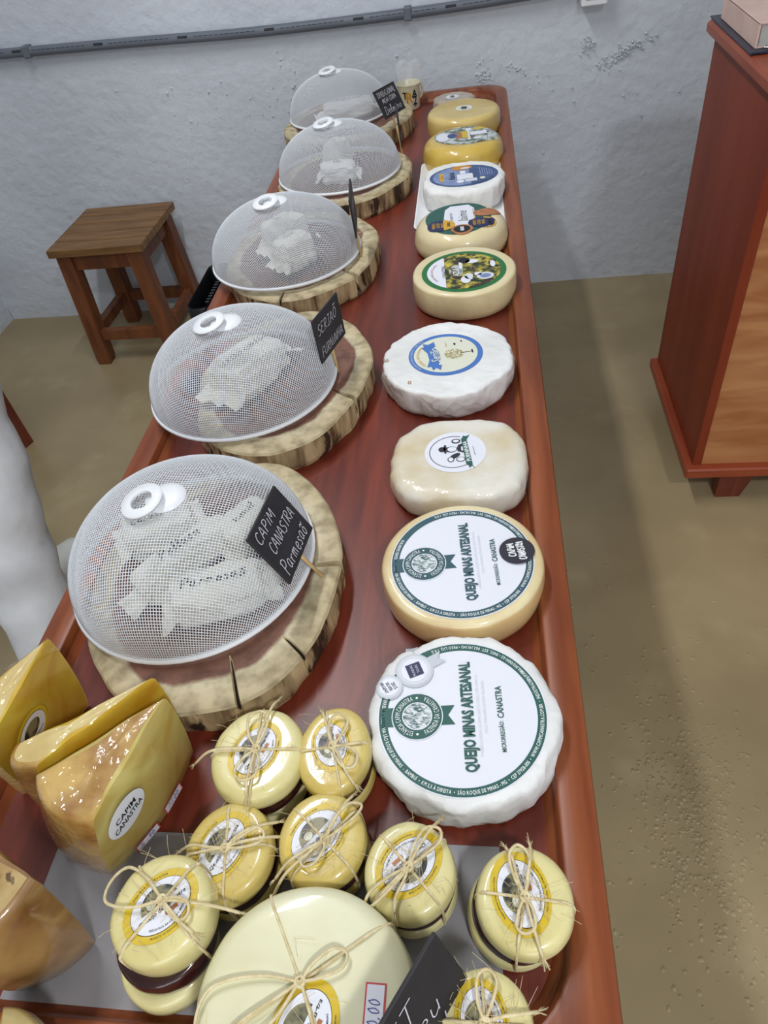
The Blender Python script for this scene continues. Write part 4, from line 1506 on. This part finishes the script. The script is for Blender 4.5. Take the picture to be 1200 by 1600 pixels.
def bw(*a):
    return [(D_(x), l, s_, k) for x, l, s_, k in a]
tied(-.2135, .2740, .0425, 'tied cheese with upright twine loops, just in front of the large log slice', M_SMALL, D_(70), (-.001, .0), D_(5),
     bw((95, .036, .45, 'loop'), (260, .032, .55, 'loop'), (80, .062, .05, 'tail'), (268, .044, .08, 'tail'), (186, .060, .02, 'tail')), 61, H=.055, tilt=(-.05, .04), ry=.046)
tied(-.1420, .2830, .0330, 'smaller tied cheese between the upright-loop one and the nearest white wheel', M_SMALL2, D_(105), (-.002, .002), D_(10),
     bw((80, .030, .5, 'loop'), (320, .030, .5, 'loop'), (300, .040, .1, 'tail'), (110, .034, .05, 'tail')), 62, H=.052, ry=.042, lsize=(.0255, .0185))
tied(-.2180, .1930, .0375, 'tied cheese with twine ends pointing right, left of the middle of the front group', M_SMALL2, D_(68), (-.004, .002), D_(100),
     bw((20, .034, .35, 'loop'), (175, .040, .12, 'tail'), (12, .046, .1, 'tail'), (190, .036, .1, 'tail'), (30, .046, .05, 'tail')), 63, H=.050, ry=.041, tilt=(0, -.04))
tied(-.1425, .2060, .0365, 'tied cheese with a thick bow pointing down-left, in the middle of the front group', M_SMALL2, D_(50), (-.003, .001), D_(140),
     bw((235, .026, .5, 'loop'), (50, .040, .25, 'loop'), (222, .056, .05, 'tail'), (62, .044, .08, 'tail'), (215, .048, .02, 'tail')), 64, H=.050, ry=.039, k0=(.005, -.003))
tied(-.0680, .1855, .0360, 'tied cheese with a bow reaching up to the right, below the nearest white wheel', M_SMALL, D_(225), (.0, .003), D_(135),
     bw((52, .038, .35, 'loop'), (222, .044, .2, 'loop'), (58, .046, .06, 'tail'), (226, .056, .05, 'tail'), (245, .034, .2, 'tail')), 65, H=.050, ry=.038)
tied(.0205, .1685, .0365, 'tied cheese alone at the right by the rim corner', M_SMALL, D_(104), (-.003, .003), D_(-4),
     bw((95, .036, .4, 'loop'), (268, .026, .45, 'loop'), (75, .038, .1, 'tail'), (105, .038, .1, 'tail'), (280, .040, .1, 'tail')), 66, H=.050, ry=.039, slide=(-.008, .0))
tied(-.2500, .1395, .0385, 'tied cheese showing its dark guava layer, with a loop hanging off its left side', M_SMALL, D_(45), (.002, .001), D_(58),
     bw((165, .052, .5, 'loop'), (-22, .026, .5, 'loop'), (-2, .056, .02, 'tail'), (-40, .036, .1, 'tail')), 67, H=.083, slide=(-.009, -.016), ry=.0395, k0=(.003, .004), lsize=(.0300, .0225))
tied(-.0100, .0865, .0322, 'tied cheese partly hidden behind the nearest black sign', M_SMALL, D_(100), (-.002, .001), D_(0),
     bw((85, .030, .4, 'loop'), (250, .030, .5, 'loop'), (10, .036, .1, 'tail')), 68, H=.048, ry=.0325, lsize=(.0250, .0180), zb=.7504)
tied(-.1345, .0920, .0775, 'large pale tied wheel at the front with an oval yellow label', M_PALE, D_(68), (.004, -.018), D_(122),
     [(D_(30), .036, .35, 'loop'), (D_(205), .075, .5, 'loop'), (D_(212), .060, .1, 'tail'), (D_(-62), .06, .02, 'tail')], 69, H=.053, zb=.7504, ry=.0738, k0=(-.002, .009), lsize=(.0310, .0230), layers=False,
     group='large tied wheel')

# ------------------------------------------------------------------ price tags
def price_tag(name_parent, M, st, w=.020, h=.011):
    p = Print()
    p.rect(-w / 2, -h / 2, w / 2, h / 2, 0, 0)
    p.rect(-w / 2 + .0012, -h / 2 + .0012, w / 2 - .0012, h / 2 - .0012, 1, 1)
    p.hand(st, h * .55, -w * .34, -h * .26, 2, 2, 0, .0006, .2, .95)
    p.map(lambda q: M @ (q + Vector((0, 0, .0004))))
    return p.build('price_tag', [M_RED, M_LAB, M_PENB], name_parent)
bigt = [o for o in bpy.data.objects if o.get('group') == 'large tied wheel'][0]
price_tag(bigt, Matrix.Translation((.0510, -.0060, .0533)) @ Matrix.Rotation(D_(90), 4, 'Z'), '90,00', .036, .0145)

# ------------------------------------------------------------------ cheese wedges
def wedge(label, bot, top, zt, mats, seed, arc=.012, cb=.0, zb=ZT, group='film-wrapped cheese wedges'):
    """bot/top: apex, right rind corner, left rind corner (world xy); mats: cut face, top, rind"""
    ax, ay = bot[0]
    t = thing('cheese_wedge', label, 'cheese', (ax, ay, zb + .0006), 0, group)
    H = zt - zb
    def ring(P, z, ins):
        A, B, C = [Vector((q[0] - ax, q[1] - ay, 0)) for q in P]
        mid = (B + C) / 2
        out = (mid - A).normalized()
        cen = (A + B + C) / 3
        L = []
        for i in range(11):
            f = i / 11
            nb = Vector((A.y - B.y, B.x - A.x, 0)).normalized()
            if nb.dot(cen - A) > 0:
                nb = -nb
            L.append(A.lerp(B, f) + nb * cb * 4 * f * (1 - f) * max(0, 1 - z / H))
        for i in range(12):
            f = i / 12
            L.append(B.lerp(C, f) + out * arc * 4 * f * (1 - f))
        for i in range(11):
            L.append(C.lerp(A, i / 11))
        R = []
        for i, q in enumerate(L):
            d = (q - cen)
            q = cen + d * (1 - ins / max(d.length, .01))
            q += Vector((fbm(q, seed, 30, 2), fbm(q, seed + 3, 30, 2), 0)) * .0012
            R.append((q.x, q.y, z + .0015 * fbm(q, seed + 7, 25, 2) * (1 if z > .01 else 0)))
        return R
    def mix(f):
        return [tuple(bot[i][k] + (top[i][k] - bot[i][k]) * f for k in (0, 1)) for i in range(3)]
    lv = [(0, .004, 0), (.04, 0, .04)] + [(f, -.003 * sin(f * PI), f) for f in (.2, .4, .6, .8)] + [(.955, 0, .955), (.99, .002, .99), (1, .006, 1)]
    loops = [ring(mix(f), zf * H, ins) for f, ins, zf in lv]
    n = len(loops[0])
    body, rind = MB(), MB()
    body.loft(loops, 0, True, False)
    # top cap as concentric shrink towards the centroid
    topl = loops[-1]
    c = Vector((sum(p[0] for p in topl) / n, sum(p[1] for p in topl) / n, H))
    caps = [topl]
    for k in (.7, .4, .1):
        caps.append([(c.x + (p[0] - c.x) * k, c.y + (p[1] - c.y) * k, H + .002 * fbm(p, seed + k, 25, 2)) for p in topl])
    rb = MB()
    rb.loft(caps, 0, False, True)
    # side faces split: the cut faces stay with the body, the curved rind is a part
    keep_f, keep_m = [], []
    for f in body.f:
        if len(f) == 4:
            i = min(f) % n
            if 11 <= (f[0] % n) < 23:
                rind.f.append(f)
                rind.m.append(0)
                continue
        keep_f.append(f)
        keep_m.append(0)
    rind.v = body.v
    body.f, body.m = keep_f, keep_m
    body.build('cut_faces', mats[0], t, True, 40)
    rb.build('top_face', mats[1], t, True)
    rind.build('rind', mats[2], t, True)
    return t
def face_matrix(t, bot, top, zt, f, h, cb=.0):
    """frame on the right cut face (apex -> right corner): x along the face towards the apex, z outward"""
    A0, B0 = Vector((*bot[0], ZT)), Vector((*bot[1], ZT))
    A1, B1 = Vector((*top[0], zt)), Vector((*top[1], zt))
    def pos(f_, h_):
        q = (A0.lerp(A1, h_)).lerp(B0.lerp(B1, h_), f_)
        out = Vector((B0.y - A0.y, A0.x - B0.x, 0)).normalized()
        if out.x < 0:
            out = -out
        return q + out * (cb * 4 * f_ * (1 - f_) * (1 - h_))
    P = pos(f, h)
    ux = (pos(f - .05, h) - pos(f + .05, h)).normalized()
    uy = (pos(f, h + .05) - pos(f, h - .05)).normalized()
    n = ux.cross(uy).normalized()
    if n.x < 0:
        n = -n
    uy = n.cross(ux)
    P += n * .0044
    P -= Vector(t.location)
    return Matrix(((ux.x, uy.x, n.x, P.x), (ux.y, uy.y, n.y, P.y), (ux.z, uy.z, n.z, P.z), (0, 0, 0, 1)))

W3b, W3t, W3z = [(-.295, .298), (-.338, .183), (-.412, .219)], [(-.283, .296), (-.307, .186), (-.372, .222)], .848
w3 = wedge('pale wedge with a round black-lettered sticker and two price tags, front right of the wedges', W3b, W3t, W3z, (M_CUT, M_RINDF, M_RINDF), 71, cb=.013)
p = Print()
p.disc(0, 0, .0215, .0215, 0, 0)
Mf = face_matrix(w3, W3b, W3t, W3z, .76, .66, .013)
lay = p.map(lambda q: Mf @ q).build('round_sticker', [M_LAB], w3)
p = Print()
p.text('CAPIM', .0100, 0, .0045, 0, 1, bold=.02, width=.024)
p.text('CANASTRA', .0100, 0, -.0055, 0, 1, bold=.02, width=.034)
p.map(lambda q: Mf @ q).build('lettering', [M_INK], lay)
price_tag(w3, face_matrix(w3, W3b, W3t, W3z, .40, .15, .013), '77,00', .027, .0120)
price_tag(w3, face_matrix(w3, W3b, W3t, W3z, .70, .13, .013), '54,90', .027, .0120)
W2b, W2t = [(-.312, .320), (-.402, .233), (-.430, .250)], [(-.300, .316), (-.376, .230), (-.4045, .247)]
wedge('amber wedge squeezed between two others, its film catching the light', W2b, W2t, .846, (M_CUT2, M_RINDP, M_RINDF), 72)
W1b, W1t, W1z = [(-.428, .352), (-.448, .256), (-.461, .268)], [(-.4125, .351), (-.418, .236), (-.4580, .287)], .858
w1 = wedge('deep yellow wedge with an oval picture label, by the left rim', W1b, W1t, W1z, (M_CUT2, M_RINDP, M_RINDP), 73)
Mf = face_matrix(w1, W1b, W1t, W1z, .66, .62)
p = Print()
p.disc(0, 0, .024, .024, 0, 0)
p.disc(0, 0, .020, .020, 4, 1)
p.disc(0, 0, .0196, .0196, 1, 2)
p.disc(.0, .004, .012, .010, 2, 3)
lay = p.map(lambda q: Mf @ q).build('oval_label', [M_YEL, M_LAB, M_PHOTO3, M_CREAMP, M_INK], w1)
p = Print()
p.text('Queijo da Canastra', .005, 0, -.009, 0, 4, width=.026)
p.map(lambda q: Mf @ q).build('lettering', [M_INK], lay)
# loose film on the left wedge
b = MB()
vs = []
for j in range(9):
    for i in range(13):
        u, w = i / 12, j / 8
        x = -.4145 + (-.460 + .4145) * u - .022 * w
        y = .351 + (.290 - .351) * u + .016 * w
        z = W1z - .004 - .035 * w - .012 * u * w + .006 * fbm((u * 4, w * 4, 0), 5, 1, 2)
        vs.append((x + .428 - .0012, y - .352 + .0012, z - ZT - .0006))
b.add(vs, [(j * 13 + i, j * 13 + i + 1, (j + 1) * 13 + i + 1, (j + 1) * 13 + i) for j in range(8) for i in range(12)])
b.build('loose_film', M_FILM, w1, True)
W4b, W4t = [(-.432, .176), (-.380, .093), (-.331, .130)], [(-.425, .190), (-.364, .080), (-.322, .139)]
wedge('big brown-rinded wedge with a rough holey top, at the front left corner', W4b, W4t, .868, (M_RINDB, M_HOLEY, M_RINDB), 74, arc=.006)
W5b, W5t = [(-.350, .008), (-.328, .060), (-.362, .072)], [(-.345, .012), (-.325, .063), (-.358, .075)]
wedge('small yellow wedge just showing in the bottom left corner, in front of the brown-rinded one', W5b, W5t, .790, (M_CUT2, M_RINDP, M_RINDP), 75, arc=.004, zb=.7502)

# nearest sign, cut by the frame
sign((-.0530, .0735, .8166), 58.9, 69.7, 0.0, (-.0400, .0700, .7506),
     (('IT', .0170, -.010, .014, .021), ('eu', .0190, .002, -.008, .025), ('ta', .0200, .016, -.032, .026)),
     'black chalk sign nearest the camera, cut off by the bottom of the photo', w=.10, h=.085)

# ------------------------------------------------------------------ enamel mug with plastic film
mg = thing('enamel_mug', 'cream enamel mug with coloured lettering, beside the furthest log slice', 'mug', (-.1955, 2.302, ZT + .0006))
mg.scale = (.92, .92, .9)
b = MB()
b.lathe([(.0005, 0), (.030, 0), (.0325, .004), (.034, .030), (.0365, .070), (.0385, .0735), (.0375, .0745), (.0352, .072), (.032, .008), (.0005, .006)], 40)
b.build('mug_body', M_ENAM, mg, True, 60)
b = MB()
b.tube(catmull([(.0345, 0, .060), (.049, 0, .062), (.056, 0, .045), (.048, 0, .024), (.0335, 0, .020)], 6), .0042, 8)
h_ = b.build('mug_handle', M_ENAM, mg, True)
h_.rotation_euler = (0, 0, .75)
p = Print()
for st, x, z, sz, mi in (('T', -.017, .046, .028, 0), ('R', -.002, .040, .042, 1), ('2', .015, .030, .036, 2), ('A', .014, .050, .030, 0), ('br', .016, .014, .010, 0)):
    p.text(st, sz, x, z, mi, 1, .85, .03)
def mugwrap(q):
    a = -PI / 2 + .18 + q.x / .0355
    r = .0332 + .047 * q.y * .06 + .0016 + .0008
    r = .0345 + (q.y - .03) * .0625 + .0006 if q.y > .03 else .0345 - (.03 - q.y) * .05 + .0006
    return (r * cos(a), r * sin(a), q.y)
p.map(mugwrap).build('mug_lettering', [M_INK, M_ORNG, M_NAVY], mg)
b = MB()
vs = []
nn = 40
for j in range(9):
    for i in range(nn):
        a = 2 * PI * i / nn
        w = j / 8
        r = .027 + .009 * w + .004 * sin(a * 7 + w * 3) * w + .004 * fbm((cos(a) * 2, sin(a) * 2, w * 2), 4, 1.4, 2)
        vs.append((r * cos(a), r * sin(a), .030 + .085 * w + .010 * fbm((cos(a) * 3, sin(a) * 3, 1), 8, 1.2, 2) * w))
b.add(vs, [(j * nn + i, j * nn + (i + 1) % nn, (j + 1) * nn + (i + 1) % nn, (j + 1) * nn + i) for j in range(8) for i in range(nn)])
o = b.build('plastic_bag', M_FILM, None, True)
o.location = (-.1935, 2.305, ZT)
tag(o, 'crumpled clear plastic film standing in the enamel mug', 'plastic bag')

# ------------------------------------------------------------------ stool
st = thing('wooden_stool', 'small brown slatted wooden stool against the back wall', 'stool', (-1.2800, 2.352, 0), -.02)
SZ = .45
n = 5
for k in range(n):
    y0 = -.177 + k * .354 / n
    b = MB()
    b.box(-.172, y0 + .0022, SZ - .026, .172, y0 + .354 / n - .0022, SZ, bev=.0016)
    b.build('slat', M_STOOLT, st)
for sx in (-1, 1):
    for sy in (-1, 1):
        b = MB()
        def lg(z, off, w=.026):
            x, y = sx * (.128 + off), sy * (.134 + off)
            return [(x + a * w, y + c * w, z) for a, c in ((-1, -1), (1, -1), (1, 1), (-1, 1))]
        b.loft([lg(0, .018, .023), lg(.02, .017, .026), lg(SZ - .0245, .0)], 0)
        b.build('leg', M_STOOL, st)
for sy in (-1, 1):
    b = MB()
    b.box(-.104, sy * .136 - .012, SZ - .085, .104, sy * .136 + .012, SZ - .0245)
    b.build('apron', M_STOOL, st)
    b = MB()
    b.box(-.115, sy * .148 - .014, .095, .115, sy * .148 + .014, .133)
    b.build('stretcher', M_STOOL, st)
for sx in (-1, 1):
    b = MB()
    b.box(sx * .130 - .012, -.110, SZ - .085, sx * .130 + .012, .110, SZ - .0245)
    b.build('apron', M_STOOL, st)
    b = MB()
    b.box(sx * .142 - .014, -.121, .100, sx * .142 + .014, .121, .138)
    b.build('stretcher', M_STOOL, st)

# ------------------------------------------------------------------ cabinet
CX0, CX1, CY0, CY1 = .512, 1.15, 1.375, 1.845
cb = thing('wooden_cabinet', 'tall red-brown wooden cabinet standing at the right', 'cabinet', (CX0, CY0, 0))
def cbox(name, x0, y0, z0, x1, y1, z1, m, bev=0):
    b = MB()
    b.box(x0 - CX0, y0 - CY0, z0, x1 - CX0, y1 - CY0, z1, bev=bev)
    return b.build(name, m, cb)
cbox('side_panel', CX0, CY0, .115, CX0 + .02, CY1, .935, M_CAB)
cbox('side_panel', CX1 - .02, CY0, .115, CX1, CY1, .935, M_CAB)
cbox('back_panel', CX0 + .02, CY1 - .012, .115, CX1 - .02, CY1, .935, M_CAB)
cbox('front_panel', CX0 + .0215, CY0 + .003, .115, CX1 - .0215, CY0 + .018, .935, M_CABF)
cbox('plinth_moulding', CX0 - .018, CY0 - .020, .085, CX1 + .018, CY1 + .012, .115, M_CABT, .004)
cbox('cabinet_top', CX0 - .020, CY0 - .030, .935, CX1 + .020, CY1 + .014, .967, M_CABT, .009)
cbox('top_inlay', CX0 + .012, CY0 + .0, .967, CX1 - .012, CY1 - .02, .9676, M_CABF)
for x in (CX0 + .075, CX1 - .135):
    for y in (CY0 + .0, CY1 - .03):
        b = MB()
        s_ = 1 if x < .8 else -1
        poly = [(0, .085), (.085, .085), (.060, 0), (0, 0)]
        if s_ < 0:
            poly = [(.060 - p_[0], p_[1]) for p_ in reversed(poly)]
        b.loft([[(x - CX0 + a, y - CY0 + d, z) for a, z in poly] for d in (0, .03)], 0)
        b.build('foot', M_LEGW, cb)
# folder, book and pen on the cabinet
fo = thing('navy_folder', 'thin navy folder lying on the cabinet under the pink book', 'folder', (.506, 1.545, .9682), -.0)
b = MB()
b.box(-.012, -.005, 0, .24, .30, .004, bev=.001)
b.build('folder_cover', M_FOLD, fo)
bk = thing('pink_book', 'thick pale pink book with grey pages on the navy folder', 'book', (.506, 1.560, .9724), -.0)
b = MB()
b.box(0, 0, 0, .20, .25, .003, bev=.001)
b.box(0, 0, .037, .20, .25, .041, bev=.001)
b.box(0, 0, .001, .004, .25, .040, bev=.001)
b.build('book_cover', M_PINK, bk)
b = MB()
b.box(.006, .004, .003, .196, .246, .037)
b.build('page_block', M_PAGES, bk)
pn = thing('silver_pen', 'silver pen lying on the folder in front of the pink book', 'pen', (.520, 1.548, .9768), -.0)
b = MB()
b.tube([(-.004, 0, 0), (.0, 0, 0), (.012, 0, 0), (.09, 0, 0), (.13, 0, 0)], [.001, .0022, .0038, .0038, .0034], 10)
b.build('pen_barrel', M_STEEL, pn, True)
b = MB()
b.box(.085, -.0012, .0036, .125, .0012, .0052)
b.build('pen_clip', M_STEEL, pn)

# ------------------------------------------------------------------ conduit and outlet on the back wall
cd = thing('wall_conduit', 'grey plastic conduit pipe running along the back wall', 'pipe', (0, 0, 0))
b = MB()
P = [(-2.0, 2.556, .962), (-1.54, 2.556, .950), (-1.1, 2.556, .936), (-.68, 2.556, .921), (-.3, 2.556, .918), (.02, 2.556, .9215), (.33, 2.556, .933)]
cm = catmull(P, 10)
b.tube(cm, .0145, 16)
b.build('pipe', M_PVC, cd, True)
p = Print()
for k in range(7):
    i = 4 + k * 8
    a, c = cm[i], cm[min(i + 1, len(cm) - 1)]
    sl = math.atan2(c.z - a.z, c.x - a.x)
    x = -1.75 + k * .28
    z = min(cm, key=lambda q: abs(q.x - x)).z
    p.rect(x - .016, -.003, x + .016, .004, 0, 0)
    for j in range(12):
        p.rect(x + .035 + j * .017, -.0005, x + .048 + j * .017, .001, 0, 0)
def pipewrap(q):
    i = min(range(len(cm) - 1), key=lambda i: abs((cm[i].x + cm[i + 1].x) / 2 - q.x))
    a, c = cm[i], cm[i + 1]
    z = a.z + (c.z - a.z) * (q.x - a.x) / (c.x - a.x)
    an = .35 + q.y / .0145
    return (q.x, 2.556 - .0149 * cos(an), z + .0149 * sin(an))
p.map(pipewrap).build('printed_marks', M_INK, cd)
for x in (-1.44, -.2):
    b = MB()
    z = min(cm, key=lambda q: abs(q.x - x)).z
    b.box(x - .012, 2.540, z - .017, x + .012, 2.578, z + .017, bev=.003)
    b.build('pipe_clip', M_PVC, cd)
ob = thing('outlet_box', 'white electrical outlet box on the back wall at the top edge', 'outlet', (.345, 2.555, .945))
b = MB()
b.box(-.037, -.030, -.062, .037, .020, .062, bev=.004)
b.build('box_body', M_WHITE, ob)
b = MB()
b.box(-.024, -.0315, -.045, .024, -.0295, .045)
b.build('socket_plate', M_BLACKP, ob)

# ------------------------------------------------------------------ black ribbed bin left of the table
bn = thing('ribbed_bin', 'slim black ribbed plastic bin beside the left edge of the table', 'bin', (-.538, 1.270, 0))
b = MB()
def bl(s_, z):
    return [(x, y, z) for x, y in rrect(-.024 * s_, -.095 * s_, .024 * s_, .095 * s_, .018 * s_, 6)]
b.loft([bl(.80, 0), bl(.82, .01), bl(.94, .700), bl(1.0, .705), bl(1.0, .735), bl(.97, .74), bl(.90, .735), bl(.86, .70), bl(.70, .02)], 0, True, True)
b.build('bin_body', M_BLACKP, bn, True, 40)
for k in range(14):
    y = -.072 + k * .144 / 13
    b = MB()
    b.box(.012, y - .0025, .732, .024, y + .0025, .7425)
    b.box(.0202, y - .0025, .35, .0262, y + .0025, .7425)
    b.build('rib', M_BLACKP, bn)

# ------------------------------------------------------------------ second table leg at far left (bench) 
bt = thing('side_stool', 'red-brown wooden stool cut by the left edge, only one leg showing', 'stool', (-1.545, 1.715, 0), -.35)
for x, y in ((0, 0), (-.30, 0), (0, -.22), (-.30, -.22)):
    b = MB()
    b.box(x - .022, y - .022, 0, x + .022, y + .022, .44)
    b.build('leg', M_LEGW, bt)
for k in range(5):
    b = MB()
    b.box(-.34, -.262 + k * .061, .44, .04, -.262 + k * .061 + .057, .462, bev=.003)
    b.build('slat', M_RIM, bt)

# ------------------------------------------------------------------ person in white, walking past on the left
def person():
    t = thing('person', 'person in white trousers and white shoes, walking past at the left edge', 'person', (-1.02, .93, 0))
    ox, oy = -1.02, .93
    V, E, Rd = [], [], []
    def vtx(x, y, z, r, prev=None):
        V.append((x - ox, y - oy, z))
        Rd.append(r)
        if prev is not None:
            E.append((prev, len(V) - 1))
        return len(V) - 1
    pel = vtx(-1.03, .945, .93, .125)
    ab = vtx(-1.03, .95, 1.08, .125, pel)
    ch = vtx(-1.03, .965, 1.27, .145, ab)
    ne = vtx(-1.03, .985, 1.43, .052, ch)
    hd0 = vtx(-1.03, 1.00, 1.505, .058, ne)
    hd1 = vtx(-1.03, 1.015, 1.585, .102, hd0)
    hd2 = vtx(-1.03, 1.010, 1.66, .088, hd1)
    hands = []
    for sx in (-1, 1):
        sh = vtx(-1.03 + sx * .15, .97, 1.37, .062, ch)
        fwd = .10 * sx
        el = vtx(-1.03 + sx * .195, .93, 1.12, .045, sh)
        wr = vtx(-1.03 + sx * .14, 1.10, 1.16, .030, el)
        pa = vtx(-1.03 + sx * .125, 1.16, 1.16, .026, wr)
        hands.append((sx, wr, pa))
    legs = {}
    for sx, hip, kn, an, he, to in ((1, (-.935, .965, .86), (-.868, .785, .50), (-.862, .675, .13), None, None),
                                   (-1, (-1.115, .960, .86), (-1.150, 1.040, .49), (-1.150, 1.065, .12), None, None)):
        h = vtx(*hip, .105, pel)
        m1 = vtx(*[(hip[i] + kn[i]) / 2 for i in range(3)], .095, h)
        k = vtx(*kn, .080, m1)
        m2 = vtx(*[(kn[i] * .55 + an[i] * .45) for i in range(3)], .068, k)
        a = vtx(*an, .058, m2)
    me = bpy.data.meshes.new('person_body')
    me.from_pydata(V, E, [])
    ob = bpy.data.objects.new('person_body', me)
    link(ob)
    mo = ob.modifiers.new('skin', 'SKIN')
    for i, sv in enumerate(me.skin_vertices[0].data):
        sv.radius = (Rd[i], Rd[i])
        sv.use_root = (i == 0)
    ss = ob.modifiers.new('sub', 'SUBSURF')
    ss.levels = ss.render_levels = 2
    dg = bpy.context.evaluated_depsgraph_get()
    m2 = bpy.data.meshes.new_from_object(ob.evaluated_get(dg))
    bpy.data.objects.remove(ob)
    m2.materials.clear()
    for m in (M_COAT, M_SKIN):
        m2.materials.append(m)
    for v in m2.vertices:
        z = v.co.z
        if z < .75:
            d = .012 * fbm(v.co, 3, 8, 3) + .003 * sin(z * 60 + v.co.y * 25 + v.co.x * 10) * max(0, 1 - abs(z - .5) / .25)
            v.co += v.normal * d
    for f in m2.polygons:
        c = f.center
        f.use_smooth = True
        hand = c.z > 1.08 and c.z < 1.24 and c.y > .19
        f.material_index = 1 if (c.z > 1.455 or hand) else 0
    body = link(bpy.data.objects.new('body', m2), t)
    # fingers, reaching forward and curled as if holding a tray
    for sx, wr, pa in hands:
        p0 = Vector(V[pa])
        b = MB()
        for k in range(4):
            o = Vector(((k - 1.5) * .017, .012, 0))
            ln = (.062, .072, .068, .054)[k]
            b.tube(catmull([p0 + o * .6, p0 + o + Vector((0, .030, .006)), p0 + o + Vector((0, .030 + ln * .5, -.002)), p0 + o + Vector((0, .024 + ln * .85, -.022))], 4),
                   [.0095] * 5 + [.0085] * 4 + [.0075] * 3 + [.005], 8)
        b.tube(catmull([p0 + Vector((-sx * .018, -.006, .004)), p0 + Vector((-sx * .038, .018, .006)), p0 + Vector((-sx * .042, .044, .0))], 4), [.011] * 5 + [.009] * 3 + [.006], 8)
        b.build('fingers', M_SKIN, body, True)
    # face and hair
    hx, hy, hz = -1.03 - ox, 1.015 - oy, 1.60
    b = MB()
    b.tube([(hx, hy + .080, hz + .005), (hx, hy + .098, hz - .020), (hx, hy + .084, hz - .026)], [.008, .012, .008], 8)
    b.build('nose', M_SKIN, body, True)
    for sx in (-1, 1):
        b = MB()
        b.lathe([(.001, -.004), (.010, -.003), (.011, .002), (.001, .006)], 12, 0, Matrix.Translation((hx + sx * .030, hy + .078, hz + .008)) @ Matrix.Rotation(-PI / 2, 4, 'X'))
        b.build('eye', M_INK, body, True)
        b = MB()
        b.lathe([(.004, -.006), (.026, -.004), (.028, .003), (.012, .006)], 14, 0, Matrix.Translation((hx + sx * .084, hy, hz - .004)) @ Matrix.Rotation(PI / 2, 4, 'Y') @ Matrix.Diagonal((1.2, .7, 1, 1)))
        b.build('ear', M_SKIN, body, True)
    b = MB()
    b.tube([(hx - .022, hy + .080, hz - .052), (hx, hy + .086, hz - .054), (hx + .022, hy + .080, hz - .052)], [.003, .006, .003], 8)
    b.build('mouth', mat('lips', (150, 84, 76), rough=.5), body, True)
    b = MB()
    vs, nn = [], 28
    for j in range(11):
        for i in range(nn):
            a = 2 * PI * i / nn
            ph = j / 10 * (1.45 - .55 * max(0, sin(a)))
            r = .104 + .003 * fbm((cos(a) * 4, sin(a) * 4, j * .4), 6, 1, 2)
            vs.append((hx + r * sin(ph) * cos(a) * .92, hy - .006 + r * sin(ph) * sin(a), hz + .018 + r * cos(ph)))
    b.add(vs, [(j * nn + i, j * nn + (i + 1) % nn, (j + 1) * nn + (i + 1) % nn, (j + 1) * nn + i) for j in range(10) for i in range(nn)])
    b.build('hair', M_HAIR, t, True)
    # shoes
    for (x, y, z, pit) in ((-.862, .640, .0, .0), (-1.150, 1.045, .0, 0)):
        b = MB()
        lp = []
        for k, (yy, w, h) in enumerate(((-.055, .028, .075), (-.045, .036, .10), (.0, .040, .105), (.05, .041, .085), (.11, .046, .060), (.17, .044, .045), (.20, .030, .034), (.212, .012, .02))):
            lp.append([(x - ox + w * cos(a), y - oy + yy, z + .002 + h / 2 + h / 2 * sin(a)) for a in [2 * PI * i / 16 for i in range(16)]])
        b.loft(lp, 0)
        b.build('shoe', M_BOOT, t, True, 60)
    return t
person()
